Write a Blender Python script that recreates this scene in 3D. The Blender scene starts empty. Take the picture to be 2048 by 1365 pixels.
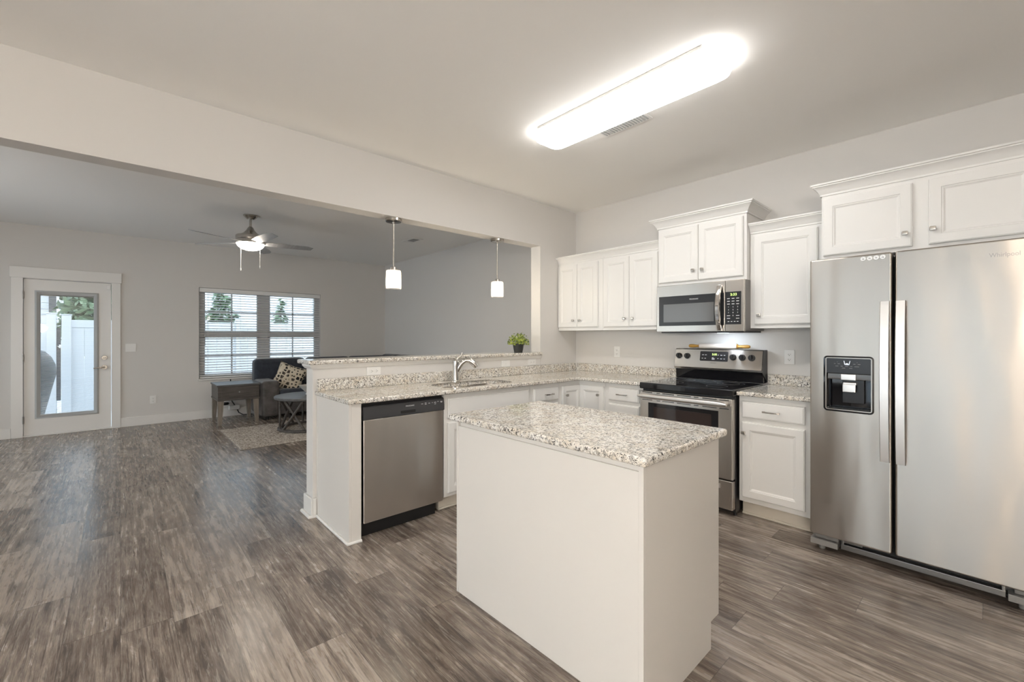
import bpy, bmesh, math, random
from mathutils import Vector, Matrix

random.seed(7)
C = bpy.context.scene.collection
SC = bpy.context.scene
PI = math.pi

# ------------------------------------------------------------------ camera
cam_d = bpy.data.cameras.new('camera')
cam_d.sensor_fit = 'HORIZONTAL'
cam_d.sensor_width = 36.0
cam_d.lens = 866.0 / 2048.0 * 36.0
cam_d.shift_y = -(682.5 - 673.0) / 2048.0
cam_d.clip_start = 0.05
cam = bpy.data.objects.new('camera', cam_d)
cam.location = (0, 0, 1.30)
cam.rotation_euler = (PI / 2, 0, math.radians(137.87 - 90.0))
C.objects.link(cam)
SC.camera = cam

# ------------------------------------------------------------------ world, exposure
w = bpy.data.worlds.new('sky')
SC.world = w
w.use_nodes = True
wn = w.node_tree.nodes
wl = w.node_tree.links
bg = wn['Background']
tc = wn.new('ShaderNodeTexCoord')
sep = wn.new('ShaderNodeSeparateXYZ')
wl.new(tc.outputs['Generated'], sep.inputs[0])
ramp = wn.new('ShaderNodeValToRGB')
ramp.color_ramp.elements[0].position = 0.0
ramp.color_ramp.elements[0].color = (0.86, 0.94, 1.0, 1)
ramp.color_ramp.elements[1].position = 0.9
ramp.color_ramp.elements[1].color = (0.60, 0.78, 1.0, 1)
wl.new(sep.outputs['Z'], ramp.inputs[0])
wl.new(ramp.outputs[0], bg.inputs['Color'])
bg.inputs['Strength'].default_value = 2.0

SC.view_settings.view_transform = 'Standard'
SC.view_settings.look = 'None'
SC.view_settings.exposure = 1.13
SC.view_settings.gamma = 1.0
SC.view_settings.use_curve_mapping = False
SC.cycles.max_bounces = 10
SC.cycles.diffuse_bounces = 6
SC.cycles.glossy_bounces = 5
SC.cycles.transparent_max_bounces = 24
SC.cycles.sample_clamp_indirect = 6.0
SC.cycles.caustics_reflective = False
SC.cycles.caustics_refractive = False


def portal(loc, rot, sx, sy):
    """sampling guide for the daylight of a window (gives off no light of its own)"""
    l = bpy.data.lights.new('window_daylight', 'AREA')
    l.shape = 'RECTANGLE'
    l.size, l.size_y = sx, sy
    l.cycles.is_portal = True
    o = bpy.data.objects.new('window_daylight', l)
    o.location, o.rotation_euler = loc, rot
    C.objects.link(o)


# ------------------------------------------------------------------ geometry helpers
class MB:
    """collects shapes into ONE mesh"""

    def __init__(s):
        s.bm = bmesh.new()

    def _start(s):
        for f in s.bm.faces:
            f.tag = True

    def _end(s, mi):
        for f in s.bm.faces:
            if not f.tag:
                f.material_index = mi
                f.tag = True

    def box(s, x0, x1, y0, y1, z0, z1, bev=0.0, seg=2, mi=0):
        s._start()
        r = bmesh.ops.create_cube(s.bm, size=1.0)
        vs = r['verts']
        for v in vs:
            v.co = Vector(((x0 + x1) / 2 + v.co.x * (x1 - x0), (y0 + y1) / 2 + v.co.y * (y1 - y0), (z0 + z1) / 2 + v.co.z * (z1 - z0)))
        if bev > 0:
            es = list({e for v in vs for e in v.link_edges})
            b = min(bev, 0.49 * min(abs(x1 - x0), abs(y1 - y0), abs(z1 - z0)))
            bmesh.ops.bevel(s.bm, geom=es, offset=b, segments=seg, affect='EDGES', profile=0.5, clamp_overlap=True)
        s._end(mi)
        return s

    def cyl(s, p0, p1, r0, r1=None, n=20, caps=True, mi=0):
        r1 = r0 if r1 is None else r1
        p0, p1 = Vector(p0), Vector(p1)
        s.loops([s._ring(p0, p1 - p0, r0, n), s._ring(p1, p1 - p0, r1, n)], caps, caps, mi)
        return s

    def _ring(s, c, d, r, n, up=None):
        d = d.normalized()
        a = Vector((0, 0, 1)) if abs(d.z) < 0.9 else Vector((1, 0, 0))
        u = d.cross(a).normalized()
        v = d.cross(u).normalized()
        return [c + u * (r * math.cos(2 * PI * i / n)) + v * (r * math.sin(2 * PI * i / n)) for i in range(n)]

    def loops(s, rings, cap0=True, cap1=True, mi=0, closed=True):
        s._start()
        vr = [[s.bm.verts.new(p) for p in r] for r in rings]
        n = len(vr[0])
        m = n if closed else n - 1
        for a, b in zip(vr, vr[1:]):
            for i in range(m):
                j = (i + 1) % n
                try:
                    s.bm.faces.new((a[i], a[j], b[j], b[i]))
                except ValueError:
                    pass
        if cap0:
            s.bm.faces.new(list(reversed(vr[0])))
        if cap1:
            s.bm.faces.new(vr[-1])
        s._end(mi)
        return s

    def lathe(s, prof, c=(0, 0, 0), n=28, cap0=True, cap1=True, mi=0):
        rings = []
        for r, z in prof:
            rr = max(r, 0.0004)
            rings.append([Vector((c[0] + rr * math.cos(2 * PI * i / n), c[1] + rr * math.sin(2 * PI * i / n), c[2] + z)) for i in range(n)])
        s.loops(rings, cap0, cap1, mi)
        return s

    def tube(s, pts, r, n=12, mi=0, caps=True):
        pts = [Vector(p) for p in pts]
        rs = r if isinstance(r, (list, tuple)) else [r] * len(pts)
        rings = []
        u = None
        for i, p in enumerate(pts):
            d = (pts[min(i + 1, len(pts) - 1)] - pts[max(i - 1, 0)]).normalized()
            if u is None:
                a = Vector((0, 0, 1)) if abs(d.z) < 0.9 else Vector((1, 0, 0))
                u = d.cross(a).normalized()
            else:
                u = (u - d * u.dot(d)).normalized()
            v = d.cross(u)
            rings.append([p + u * (rs[i] * math.cos(2 * PI * k / n)) + v * (rs[i] * math.sin(2 * PI * k / n)) for k in range(n)])
        s.loops(rings, caps, caps, mi)
        return s

    def quad(s, a, b, c, d, mi=0):
        s._start()
        s.bm.faces.new([s.bm.verts.new(Vector(p)) for p in (a, b, c, d)])
        s._end(mi)
        return s

    def slab(s, poly, z0, z1, r=0.0, holes=(), seg=3, mi=0, mp=None):
        """flat plate of any outline with rounded edges and holes; mp maps (a, b, h) to a point"""
        mp = mp or (lambda a, b, h: Vector((a, b, h)))
        s._start()
        levels = []
        if r > 0:
            for k in range(seg + 1):
                t = PI / 2 * k / seg
                levels.append((z0 + r - r * math.sin(PI / 2 - t), r - r * math.sin(t)))
            for k in range(seg + 1):
                t = PI / 2 * k / seg
                levels.append((z1 - r + r * math.sin(t), r - r * math.cos(t)))
        else:
            levels = [(z0, 0), (z1, 0)]
        ends = {0: [], 1: []}
        for li, pl in enumerate([poly] + list(holes)):
            rings = []
            for z, ins in levels:
                off = offset_poly(pl, ins if li == 0 else -ins)
                rings.append([s.bm.verts.new(mp(a, b, z)) for a, b in off])
            n = len(pl)
            for A, B in zip(rings, rings[1:]):
                for i in range(n):
                    j = (i + 1) % n
                    s.bm.faces.new((A[i], A[j], B[j], B[i]))
            ends[0].append(rings[0])
            ends[1].append(rings[-1])
        for k in (0, 1):
            if not holes:
                vs = ends[k][0]
                s.bm.faces.new(list(reversed(vs)) if k == 0 else vs)
            else:
                es = []
                for rg in ends[k]:
                    for i in range(len(rg)):
                        a, b = rg[i], rg[(i + 1) % len(rg)]
                        es.append(s.bm.edges.get((a, b)) or s.bm.edges.new((a, b)))
                bmesh.ops.triangle_fill(s.bm, use_beauty=True, use_dissolve=False, edges=es)
        s._end(mi)
        return s

    def rings_rect(s, x0, x1, z0, z1, prof, mi=0, mp=None):
        """rectangular panel whose face steps in: prof = [(inset, y)] ; closed at both ends"""
        rings = []
        for ins, y in prof:
            rings.append([Vector(p) for p in ((x0 + ins, y, z0 + ins), (x1 - ins, y, z0 + ins), (x1 - ins, y, z1 - ins), (x0 + ins, y, z1 - ins))])
        if mp:
            rings = [[mp(p) for p in r] for r in rings]
        s.loops(rings, True, True, mi)
        return s

    def build(s, name, mats, parent=None, local=False, angle=35, origin=None, recalc=True):
        bm = s.bm
        if recalc:
            bmesh.ops.recalc_face_normals(bm, faces=bm.faces[:])
        if parent is not None and not local:
            r = parent
            while r.parent:
                r = r.parent
            M = (Matrix.Translation(r.location) @ r.rotation_euler.to_matrix().to_4x4()).inverted()
            bmesh.ops.transform(bm, matrix=M, verts=bm.verts[:])
        if origin is not None:
            bmesh.ops.translate(bm, vec=-Vector(origin), verts=bm.verts[:])
        me = bpy.data.meshes.new(name)
        bm.to_mesh(me)
        bm.free()
        for m in (mats if isinstance(mats, (list, tuple)) else [mats]):
            me.materials.append(M_[m])
        if angle:
            me.polygons.foreach_set('use_smooth', [True] * len(me.polygons))
            me.set_sharp_from_angle(angle=math.radians(angle))
        o = bpy.data.objects.new(name, me)
        C.objects.link(o)
        if angle and angle < 90:
            wm = o.modifiers.new('weighted_normal', 'WEIGHTED_NORMAL')
            wm.keep_sharp = True
            wm.weight = 100
        if parent is not None:
            o.parent = parent
        if origin is not None:
            o.location = origin
        return o


def offset_poly(pl, d):
    """inset a counter-clockwise outline by d"""
    if abs(d) < 1e-9:
        return list(pl)
    n = len(pl)
    out = []
    for i in range(n):
        p, a, b = Vector(pl[i]), Vector(pl[i - 1]), Vector(pl[(i + 1) % n])
        e0, e1 = (p - a).normalized(), (b - p).normalized()
        n0, n1 = Vector((-e0.y, e0.x)), Vector((-e1.y, e1.x))
        m = n0 + n1
        k = d * 2 / max(m.dot(m), 0.2)
        q = p + m * k
        out.append((q.x, q.y))
    return out


def rrect(x0, x1, y0, y1, r, n=6):
    pts = []
    for cx, cy, a0 in ((x1 - r, y0 + r, -90), (x1 - r, y1 - r, 0), (x0 + r, y1 - r, 90), (x0 + r, y0 + r, 180)):
        for k in range(n + 1):
            a = math.radians(a0 + 90 * k / n)
            pts.append((cx + r * math.cos(a), cy + r * math.sin(a)))
    return pts


def tag(o, label, cat, group=None, kind=None):
    o['label'] = label
    o['category'] = cat
    if group:
        o['group'] = group
    if kind:
        o['kind'] = kind
    return o


def thing(name, label, cat, loc=(0, 0, 0), rotz=0.0, group=None, kind=None):
    o = bpy.data.objects.new(name, None)
    o.empty_display_size = 0.1
    C.objects.link(o)
    o.location = loc
    o.rotation_euler = (0, 0, rotz)
    return tag(o, label, cat, group, kind)


def lettering(name, txt, size, mat, parent, loc, rot, align='CENTER', spacing=1.0, sx=1.0, depth=0.0004):
    """flat letters as a mesh; loc and rot are in the parent's own space"""
    cu = bpy.data.curves.new(name, 'FONT')
    cu.body = txt
    cu.size = size
    cu.align_x = align
    cu.align_y = 'CENTER'
    cu.extrude = depth
    cu.space_character = spacing
    cu.resolution_u = 3
    t = bpy.data.objects.new(name + '_outline', cu)
    C.objects.link(t)
    bpy.context.view_layer.update()
    me = bpy.data.meshes.new_from_object(t.evaluated_get(bpy.context.evaluated_depsgraph_get()))
    bpy.data.objects.remove(t)
    bpy.data.curves.remove(cu)
    M = Matrix.Translation(loc) @ rot.to_4x4() @ Matrix.Diagonal((sx, 1, 1, 1))
    me.transform(M)
    me.materials.clear()
    me.materials.append(M_[mat])
    me.name = name
    o = bpy.data.objects.new(name, me)
    C.objects.link(o)
    o.parent = parent
    return o


FRONT = Matrix.Rotation(PI / 2, 3, 'X')          # lettering upright, read from -Y

# ------------------------------------------------------------------ materials
M_ = {}


def lin(r, g, b):
    f = lambda c: (c / 255 / 12.92) if c / 255 <= 0.04045 else ((c / 255 + 0.055) / 1.055) ** 2.4
    return (f(r), f(g), f(b), 1.0)


class NT:
    def __init__(s, name):
        m = bpy.data.materials.new(name)
        m.use_nodes = True
        s.m, s.t = m, m.node_tree
        s.p = s.t.nodes['Principled BSDF']
        s.out = s.t.nodes['Material Output']
        M_[name] = m

    def n(s, typ, **kw):
        x = s.t.nodes.new('ShaderNode' + typ)
        for k, v in kw.items():
            if k.startswith('i_'):
                key = k[2:]
                x.inputs[int(key) if key.isdigit() else key].default_value = v
            else:
                setattr(x, k, v)
        return x

    def l(s, a, b):
        s.t.links.new(a, b)

    def math(s, op, a, b=None, clamp=False):
        x = s.n('Math', operation=op)
        x.use_clamp = clamp
        for i, v in enumerate((a, b)):
            if v is None:
                continue
            if isinstance(v, (int, float)):
                x.inputs[i].default_value = v
            else:
                s.l(v, x.inputs[i])
        return x.outputs[0]

    def ramp(s, fac, stops, interp='LINEAR'):
        x = s.n('ValToRGB')
        x.color_ramp.interpolation = interp
        els = x.color_ramp.elements
        while len(els) < len(stops):
            els.new(0.5)
        for e, (p, c) in zip(els, stops):
            e.position = p
            e.color = c if len(c) == 4 else (*c, 1)
        s.l(fac, x.inputs[0])
        return x.outputs[0]

    def mix(s, fac, a, b, blend='MIX'):
        x = s.n('Mix', data_type='RGBA', blend_type=blend)
        for sock, v in ((x.inputs[0], fac), (x.inputs[6], a), (x.inputs[7], b)):
            if isinstance(v, (int, float)):
                sock.default_value = v
            elif isinstance(v, tuple):
                sock.default_value = v
            else:
                s.l(v, sock)
        return x.outputs[2]

    def noise(s, vec, scale, detail=4, rough=0.5, dist=0.0):
        x = s.n('TexNoise', i_Scale=scale, i_Detail=detail, i_Roughness=rough, i_Distortion=dist)
        s.l(vec, x.inputs['Vector'])
        return x.outputs['Fac']

    def coord(s, scale=(1, 1, 1), loc=(0, 0, 0)):
        t = s.n('TexCoord')
        m = s.n('Mapping')
        m.inputs['Scale'].default_value = scale
        m.inputs['Location'].default_value = loc
        s.l(t.outputs['Object'], m.inputs['Vector'])
        return m.outputs[0]

    def bump(s, h, strength=0.3, dist=0.002):
        b = s.n('Bump', i_Strength=strength, i_Distance=dist)
        s.l(h, b.inputs['Height'])
        s.l(b.outputs[0], s.p.inputs['Normal'])
        return b

    def set(s, **kw):
        names = dict(col='Base Color', rough='Roughness', metal='Metallic', spec='Specular IOR Level', coat='Coat Weight', sheen='Sheen Weight', trans='Transmission Weight', alpha='Alpha', ior='IOR')
        for k, v in kw.items():
            s.p.inputs[names[k]].default_value = v
        return s


def plain(name, col, rough=0.5, metal=0.0, spec=0.5, nz=0.0, nscale=300.0):
    t = NT(name).set(col=col, rough=rough, metal=metal, spec=spec)
    if nz:
        t.bump(t.noise(t.coord(), nscale, 3), nz, 0.001)
    return t


def emit(name, col, strength):
    t = NT(name)
    t.set(col=(0.8, 0.8, 0.8, 1), rough=0.5)
    t.p.inputs['Emission Color'].default_value = col
    t.p.inputs['Emission Strength'].default_value = strength
    return t


plain('wall_paint', (0.67, 0.65, 0.625, 1), 0.75, nz=0.12, nscale=220)
plain('ceiling_paint', (0.91, 0.895, 0.87, 1), 0.85, nz=0.25, nscale=90)
plain('trim_white', (0.78, 0.765, 0.74, 1), 0.35)
plain('cabinet_white', (0.77, 0.76, 0.74, 1), 0.38)
plain('panel_white', (0.68, 0.655, 0.62, 1), 0.42)
plain('kick_cream', (0.66, 0.61, 0.53, 1), 0.45)
plain('plastic_white', (0.82, 0.81, 0.79, 1), 0.35)
plain('black_plastic', (0.012, 0.012, 0.013, 1), 0.32)
plain('black_gloss', (0.006, 0.006, 0.008, 1), 0.06)
plain('dark_slot', (0.01, 0.01, 0.01, 1), 0.7)
plain('charcoal_panel', (0.020, 0.020, 0.022, 1), 0.26, spec=0.35)
plain('gray_plastic', (0.22, 0.21, 0.20, 1), 0.4)
plain('charcoal_strip', (0.045, 0.045, 0.048, 1), 0.3)
plain('glass_gray', (0.10, 0.095, 0.09, 1), 0.12)
plain('oven_glass', (0.035, 0.024, 0.022, 1), 0.05)
plain('print_white', (0.72, 0.72, 0.72, 1), 0.5)
plain('print_gray', (0.16, 0.155, 0.15, 1), 0.4)
plain('nickel', (0.50, 0.47, 0.43, 1), 0.24, 1.0)
plain('chrome', (0.70, 0.69, 0.68, 1), 0.10, 1.0)
plain('steel_dark', (0.22, 0.21, 0.20, 1), 0.3, 0.9)
plain('handle_steel', (0.74, 0.72, 0.70, 1), 0.38, 1.0)
plain('wood_yellow', (0.55, 0.30, 0.06, 1), 0.4)
plain('wood_pale', (0.72, 0.65, 0.58, 1), 0.5)
plain('pot_black', (0.03, 0.03, 0.028, 1), 0.5)
plain('soil', (0.03, 0.02, 0.012, 1), 0.9)
plain('vinyl_white', (0.56, 0.57, 0.58, 1), 0.45)
plain('slat_white', (0.80, 0.80, 0.79, 1), 0.5)
plain('slat_seal', (0.42, 0.43, 0.43, 1), 0.5)
plain('cover_dark', (0.05, 0.055, 0.06, 1), 0.6)
plain('roof_gray', (0.22, 0.23, 0.25, 1), 0.8)
plain('siding', (0.55, 0.56, 0.57, 1), 0.6)
plain('concrete', (0.74, 0.74, 0.73, 1), 0.9, nz=0.3, nscale=40)
plain('bark', (0.10, 0.07, 0.05, 1), 0.9)
plain('ceramic', (0.55, 0.52, 0.48, 1), 0.35)
emit('lamp_lens', (1.0, 0.985, 0.96, 1), 11.0)
emit('lamp_lens_edge', (1.0, 0.985, 0.96, 1), 3.4)
emit('fan_lens', (1.0, 0.90, 0.77, 1), 15.0)
emit('bulb_glow', (1.0, 0.88, 0.70, 1), 120.0)
emit('display_green', (0.55, 0.95, 0.05, 1), 1.6)
emit('display_white', (0.75, 0.85, 1.0, 1), 0.9)
emit('fill_globe', (1.0, 0.94, 0.86, 1), 56.0)  # fill light of the added globes, out of view
emit('fill_bowl', (1.0, 0.93, 0.85, 1), 9.0)  # fill light of the added bowl lamp, out of view
emit('hood_lamp', (0.80, 0.90, 1.0, 1), 3.0)


def glass_thin(name, tint=(1, 1, 1, 1), gloss=0.08):
    t = NT(name)
    tr = t.n('BsdfTransparent')
    tr.inputs[0].default_value = tint
    gl = t.n('BsdfGlossy')
    gl.inputs['Roughness'].default_value = 0.02
    fr = t.n('Fresnel', i_IOR=1.45)
    mx = t.n('MixShader')
    t.l(fr.outputs[0], mx.inputs[0])
    t.l(tr.outputs[0], mx.inputs[1])
    t.l(gl.outputs[0], mx.inputs[2])
    t.l(mx.outputs[0], t.out.inputs[0])
    return t


glass_thin('window_glass', (0.97, 0.985, 0.98, 1))


def seeded_glass():
    t = NT('seeded_glass')
    tr = t.n('BsdfTransparent')
    tr.inputs[0].default_value = (0.97, 0.96, 0.94, 1)
    tl = t.n('BsdfTranslucent')
    tl.inputs[0].default_value = (0.9, 0.88, 0.84, 1)
    gl = t.n('BsdfGlossy')
    gl.inputs['Roughness'].default_value = 0.08
    co = t.coord()
    nz = t.noise(co, 130, 2)
    f = t.ramp(nz, [(0.45, (0.04, 0.04, 0.04)), (0.65, (0.26, 0.26, 0.26))])
    m1 = t.n('MixShader')
    t.l(f, m1.inputs[0])
    t.l(tr.outputs[0], m1.inputs[1])
    t.l(tl.outputs[0], m1.inputs[2])
    m2 = t.n('MixShader')
    m2.inputs[0].default_value = 0.1
    t.l(m1.outputs[0], m2.inputs[1])
    t.l(gl.outputs[0], m2.inputs[2])
    t.l(m2.outputs[0], t.out.inputs[0])


seeded_glass()


def granite():
    t = NT('granite')
    co = t.coord()
    big = t.noise(co, 14, 3, 0.6)
    base = t.ramp(big, [(0.35, (0.70, 0.63, 0.53)), (0.5, (0.78, 0.74, 0.67)), (0.66, (0.84, 0.82, 0.78))])
    g1 = t.noise(co, 75, 4, 0.65, 0.8)
    c = t.mix(t.ramp(g1, [(0.51, (0, 0, 0)), (0.57, (0.9, 0.9, 0.9))]), base, (0.36, 0.335, 0.30, 1))
    g2 = t.noise(t.coord((1, 1, 1), (3.1, 7.7, 1.3)), 105, 4, 0.65, 1.0)
    c = t.mix(t.ramp(g2, [(0.55, (0, 0, 0)), (0.585, (1, 1, 1))]), c, (0.045, 0.04, 0.038, 1))
    g3 = t.noise(t.coord((1, 1, 1), (9.1, 2.7, 5.3)), 70, 3, 0.6, 0.6)
    c = t.mix(t.ramp(g3, [(0.66, (0, 0, 0)), (0.72, (0.8, 0.8, 0.8))]), c, (0.16, 0.085, 0.06, 1))
    g4 = t.noise(t.coord((1, 1, 1), (4.1, 1.7, 8.3)), 60, 3, 0.5, 0.6)
    c = t.mix(t.ramp(g4, [(0.58, (0, 0, 0)), (0.68, (0.8, 0.8, 0.8))]), c, (0.86, 0.85, 0.83, 1))
    t.l(c, t.p.inputs['Base Color'])
    t.set(rough=0.10)


granite()


def floor_planks():
    t = NT('plank_floor')
    W, L = 0.183, 1.22
    tcn = t.n('TexCoord')
    sp = t.n('SeparateXYZ')
    t.l(tcn.outputs['Object'], sp.inputs[0])
    X, Y = sp.outputs[0], sp.outputs[1]
    yr = t.math('DIVIDE', Y, W)
    row = t.math('FLOOR', yr)
    wn1 = t.n('TexWhiteNoise', noise_dimensions='1D')
    t.l(row, wn1.inputs['W'])
    xo = t.math('ADD', t.math('DIVIDE', X, L), t.math('MULTIPLY', wn1.outputs['Value'], 7.0))
    col = t.math('FLOOR', xo)
    cid = t.n('CombineXYZ')
    t.l(row, cid.inputs[0])
    t.l(col, cid.inputs[1])
    wn2 = t.n('TexWhiteNoise', noise_dimensions='3D')
    t.l(cid.outputs[0], wn2.inputs['Vector'])
    rnd = wn2.outputs['Value']
    # per plank offset so that the grain never runs across a joint
    off = t.n('VectorMath', operation='SCALE')
    t.l(wn2.outputs['Color'], off.inputs[0])
    off.inputs['Scale'].default_value = 37.0
    add = t.n('VectorMath', operation='ADD')
    t.l(tcn.outputs['Object'], add.inputs[0])
    t.l(off.outputs[0], add.inputs[1])

    def st(sx, sy):
        m = t.n('Mapping')
        m.inputs['Scale'].default_value = (sx, sy, 1)
        t.l(add.outputs[0], m.inputs['Vector'])
        return m.outputs[0]
    broad = t.noise(st(2.4, 8), 1.0, 5, 0.62, 1.0)
    streak = t.noise(st(2.2, 36), 1.0, 7, 0.72, 0.35)
    fine = t.noise(st(9, 240), 1.0, 4, 0.7, 0.2)
    grain = t.noise(st(4.5, 95), 1.0, 4, 0.65, 0.5)
    limed = t.noise(st(6, 75), 1.0, 5, 0.7, 0.9)
    wv = t.n('TexWave', wave_type='BANDS', bands_direction='Y')
    wv.inputs['Scale'].default_value = 1.0
    wv.inputs['Distortion'].default_value = 11.0
    wv.inputs['Detail'].default_value = 2.0
    wv.inputs['Detail Scale'].default_value = 0.8
    t.l(st(1.0, 7), wv.inputs['Vector'])
    tone = t.math('ADD', t.math('MULTIPLY', broad, 0.52), t.math('MULTIPLY', streak, 0.48))
    tone = t.math('ADD', tone, t.math('MULTIPLY', t.math('SUBTRACT', wv.outputs['Fac'], 0.5), 0.05))
    tone = t.math('ADD', tone, t.math('MULTIPLY', t.math('SUBTRACT', rnd, 0.5), 0.15))
    c = t.ramp(tone, [(0.36, (0.082, 0.062, 0.050)), (0.46, (0.20, 0.158, 0.128)), (0.56, (0.33, 0.272, 0.225)), (0.68, (0.50, 0.43, 0.365))])
    c = t.mix(t.ramp(grain, [(0.36, (0.70, 0.70, 0.70)), (0.47, (0, 0, 0))]), c, (0.060, 0.046, 0.037, 1))
    c = t.mix(t.ramp(limed, [(0.52, (0, 0, 0)), (0.66, (0.55, 0.55, 0.55))]), c, (0.46, 0.405, 0.35, 1))
    c = t.mix(t.ramp(fine, [(0.35, (0.45, 0.45, 0.45)), (0.55, (0, 0, 0))]), c, (0.07, 0.055, 0.045, 1))
    # joints between planks
    fy = t.math('FRACT', yr)
    fx = t.math('FRACT', xo)
    ey = t.math('MINIMUM', fy, t.math('SUBTRACT', 1.0, fy))
    ex = t.math('MINIMUM', fx, t.math('SUBTRACT', 1.0, fx))
    gy = t.math('LESS_THAN', ey, 0.006)
    gx = t.math('LESS_THAN', ex, 0.0012)
    gap = t.math('MAXIMUM', gy, gx)
    c = t.mix(t.math('MULTIPLY', gap, 0.55), c, (0.03, 0.024, 0.02, 1))
    t.l(c, t.p.inputs['Base Color'])
    rr = t.math('ADD', 0.16, t.math('MULTIPLY', tone, 0.20))
    t.l(rr, t.p.inputs['Roughness'])
    t.set(spec=0.65)
    t.bump(t.math('ADD', t.math('MULTIPLY', streak, 0.6), t.math('MULTIPLY', fine, 0.4)), 0.12, 0.0012)


floor_planks()


def stainless(name, col, rough, scr=(3, 3, 420), warp=0.0, wscale=(5.0, 5.0, 1.1)):
    t = NT(name).set(col=col, rough=rough, metal=1.0)
    fine = t.noise(t.coord(scr), 1.0, 2)
    b = t.n('Bump', i_Strength=0.05, i_Distance=0.001)
    t.l(fine, b.inputs['Height'])
    if warp:
        b2 = t.n('Bump', i_Strength=1.0, i_Distance=warp)
        t.l(t.noise(t.coord(wscale), 1.0, 1.5, 0.4), b2.inputs['Height'])
        t.l(b2.outputs[0], b.inputs['Normal'])
    t.l(b.outputs[0], t.p.inputs['Normal'])
    # brushed across: the highlight is drawn out up and down
    ge = t.n('NewGeometry')
    cr = t.n('VectorMath', operation='CROSS_PRODUCT')
    t.l(ge.outputs['Normal'], cr.inputs[0])
    cr.inputs[1].default_value = (0, 0, 1)
    t.l(cr.outputs[0], t.p.inputs['Tangent'])
    t.p.inputs['Anisotropic'].default_value = 0.85
    t.p.inputs['Anisotropic Rotation'].default_value = ANI


ANI = 0.25
stainless('stainless', (0.54, 0.505, 0.465, 1), 0.26)
stainless('fridge_steel', (0.45, 0.415, 0.375, 1), 0.32, warp=0.011)
stainless('dishwasher_steel', (0.64, 0.60, 0.555, 1), 0.30, warp=0.03, wscale=(4.0, 4.0, 0.8))


def gray_wood(name, a, b, sc=(30, 3, 30)):
    t = NT(name).set(rough=0.45)
    n = t.noise(t.coord(sc), 1.0, 5, 0.6)
    t.l(t.ramp(n, [(0.3, a), (0.7, b)]), t.p.inputs['Base Color'])
    t.bump(n, 0.15, 0.001)


gray_wood('wood_gray', (0.040, 0.034, 0.030), (0.105, 0.092, 0.082), (40, 4, 40))
gray_wood('wood_taupe', (0.15, 0.125, 0.10), (0.27, 0.23, 0.19), (40, 40, 4))
gray_wood('wood_slate', (0.06, 0.06, 0.06), (0.14, 0.14, 0.14), (30, 4, 30))
gray_wood('blade_wood', (0.30, 0.30, 0.31), (0.40, 0.40, 0.41), (6, 60, 10))


def fabric(name, a, b, scale=18, rough=0.9):
    t = NT(name).set(rough=rough)
    n = t.noise(t.coord(), scale, 5, 0.6)
    t.l(t.ramp(n, [(0.35, a), (0.65, b)]), t.p.inputs['Base Color'])
    t.p.inputs['Sheen Weight'].default_value = 0.25
    t.bump(t.noise(t.coord(), 260, 2), 0.3, 0.002)


fabric('sofa_navy', (0.020, 0.024, 0.034), (0.034, 0.040, 0.054))
fabric('sofa_brown', (0.045, 0.040, 0.038), (0.10, 0.088, 0.082), 9, 0.6)


def rug_mat():
    t = NT('rug_pile').set(rough=0.95)
    n = t.noise(t.coord(), 46, 5, 0.8, 0.5)
    t.l(t.ramp(n, [(0.36, (0.11, 0.085, 0.065)), (0.48, (0.33, 0.285, 0.24)), (0.58, (0.60, 0.55, 0.49))]), t.p.inputs['Base Color'])
    t.bump(n, 0.9, 0.012)


rug_mat()


def pillow_mat():
    t = NT('pillow_print').set(rough=0.9)
    m = t.coord((1, 1, 1))
    v = t.n('TexVoronoi', feature='DISTANCE_TO_EDGE', i_Scale=17.0)
    v.inputs['Randomness'].default_value = 0.55
    t.l(m, v.inputs['Vector'])
    v2 = t.n('TexVoronoi', feature='F1', i_Scale=17.0)
    v2.inputs['Randomness'].default_value = 0.55
    t.l(m, v2.inputs['Vector'])
    sepc = t.n('SeparateColor')
    t.l(v2.outputs['Color'], sepc.inputs[0])
    cell = t.ramp(sepc.outputs[0], [(0.0, (0.012, 0.010, 0.009)), (0.36, (0.50, 0.42, 0.31)), (0.7, (0.62, 0.55, 0.44)), (0.86, (0.09, 0.07, 0.055))], 'CONSTANT')
    c = t.mix(t.ramp(v.outputs['Distance'], [(0.10, (1, 1, 1)), (0.16, (0, 0, 0))]), cell, (0.58, 0.51, 0.40, 1))
    c = t.mix(t.ramp(v2.outputs['Distance'], [(0.20, (1, 1, 1)), (0.26, (0, 0, 0))]), c, (0.03, 0.025, 0.02, 1))
    t.l(c, t.p.inputs['Base Color'])
    t.bump(t.noise(t.coord(), 300, 2), 0.3, 0.002)


pillow_mat()


def leafy(name, a, b):
    t = NT(name).set(rough=0.5)
    oi = t.n('NewGeometry')
    t.l(t.ramp(oi.outputs['Random Per Island'], [(0.1, a), (0.9, b)]), t.p.inputs['Base Color'])


leafy('plant_leaf', (0.06, 0.11, 0.010), (0.40, 0.46, 0.07))
leafy('tree_leaf', (0.06, 0.11, 0.06), (0.20, 0.28, 0.16))

# ------------------------------------------------------------------ setting
XK, XL = -3.27, -3.41            # kitchen and living faces of the partition
YR = 3.97                        # range wall
XF = -8.33                       # far living room wall
YB, XR, ZC = -3.0, 1.7, 2.743


def struct(name, mb, mat, label, cat, **kw):
    o = mb.build(name, mat, None, **kw)
    return tag(o, label, cat, kind='structure')


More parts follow.
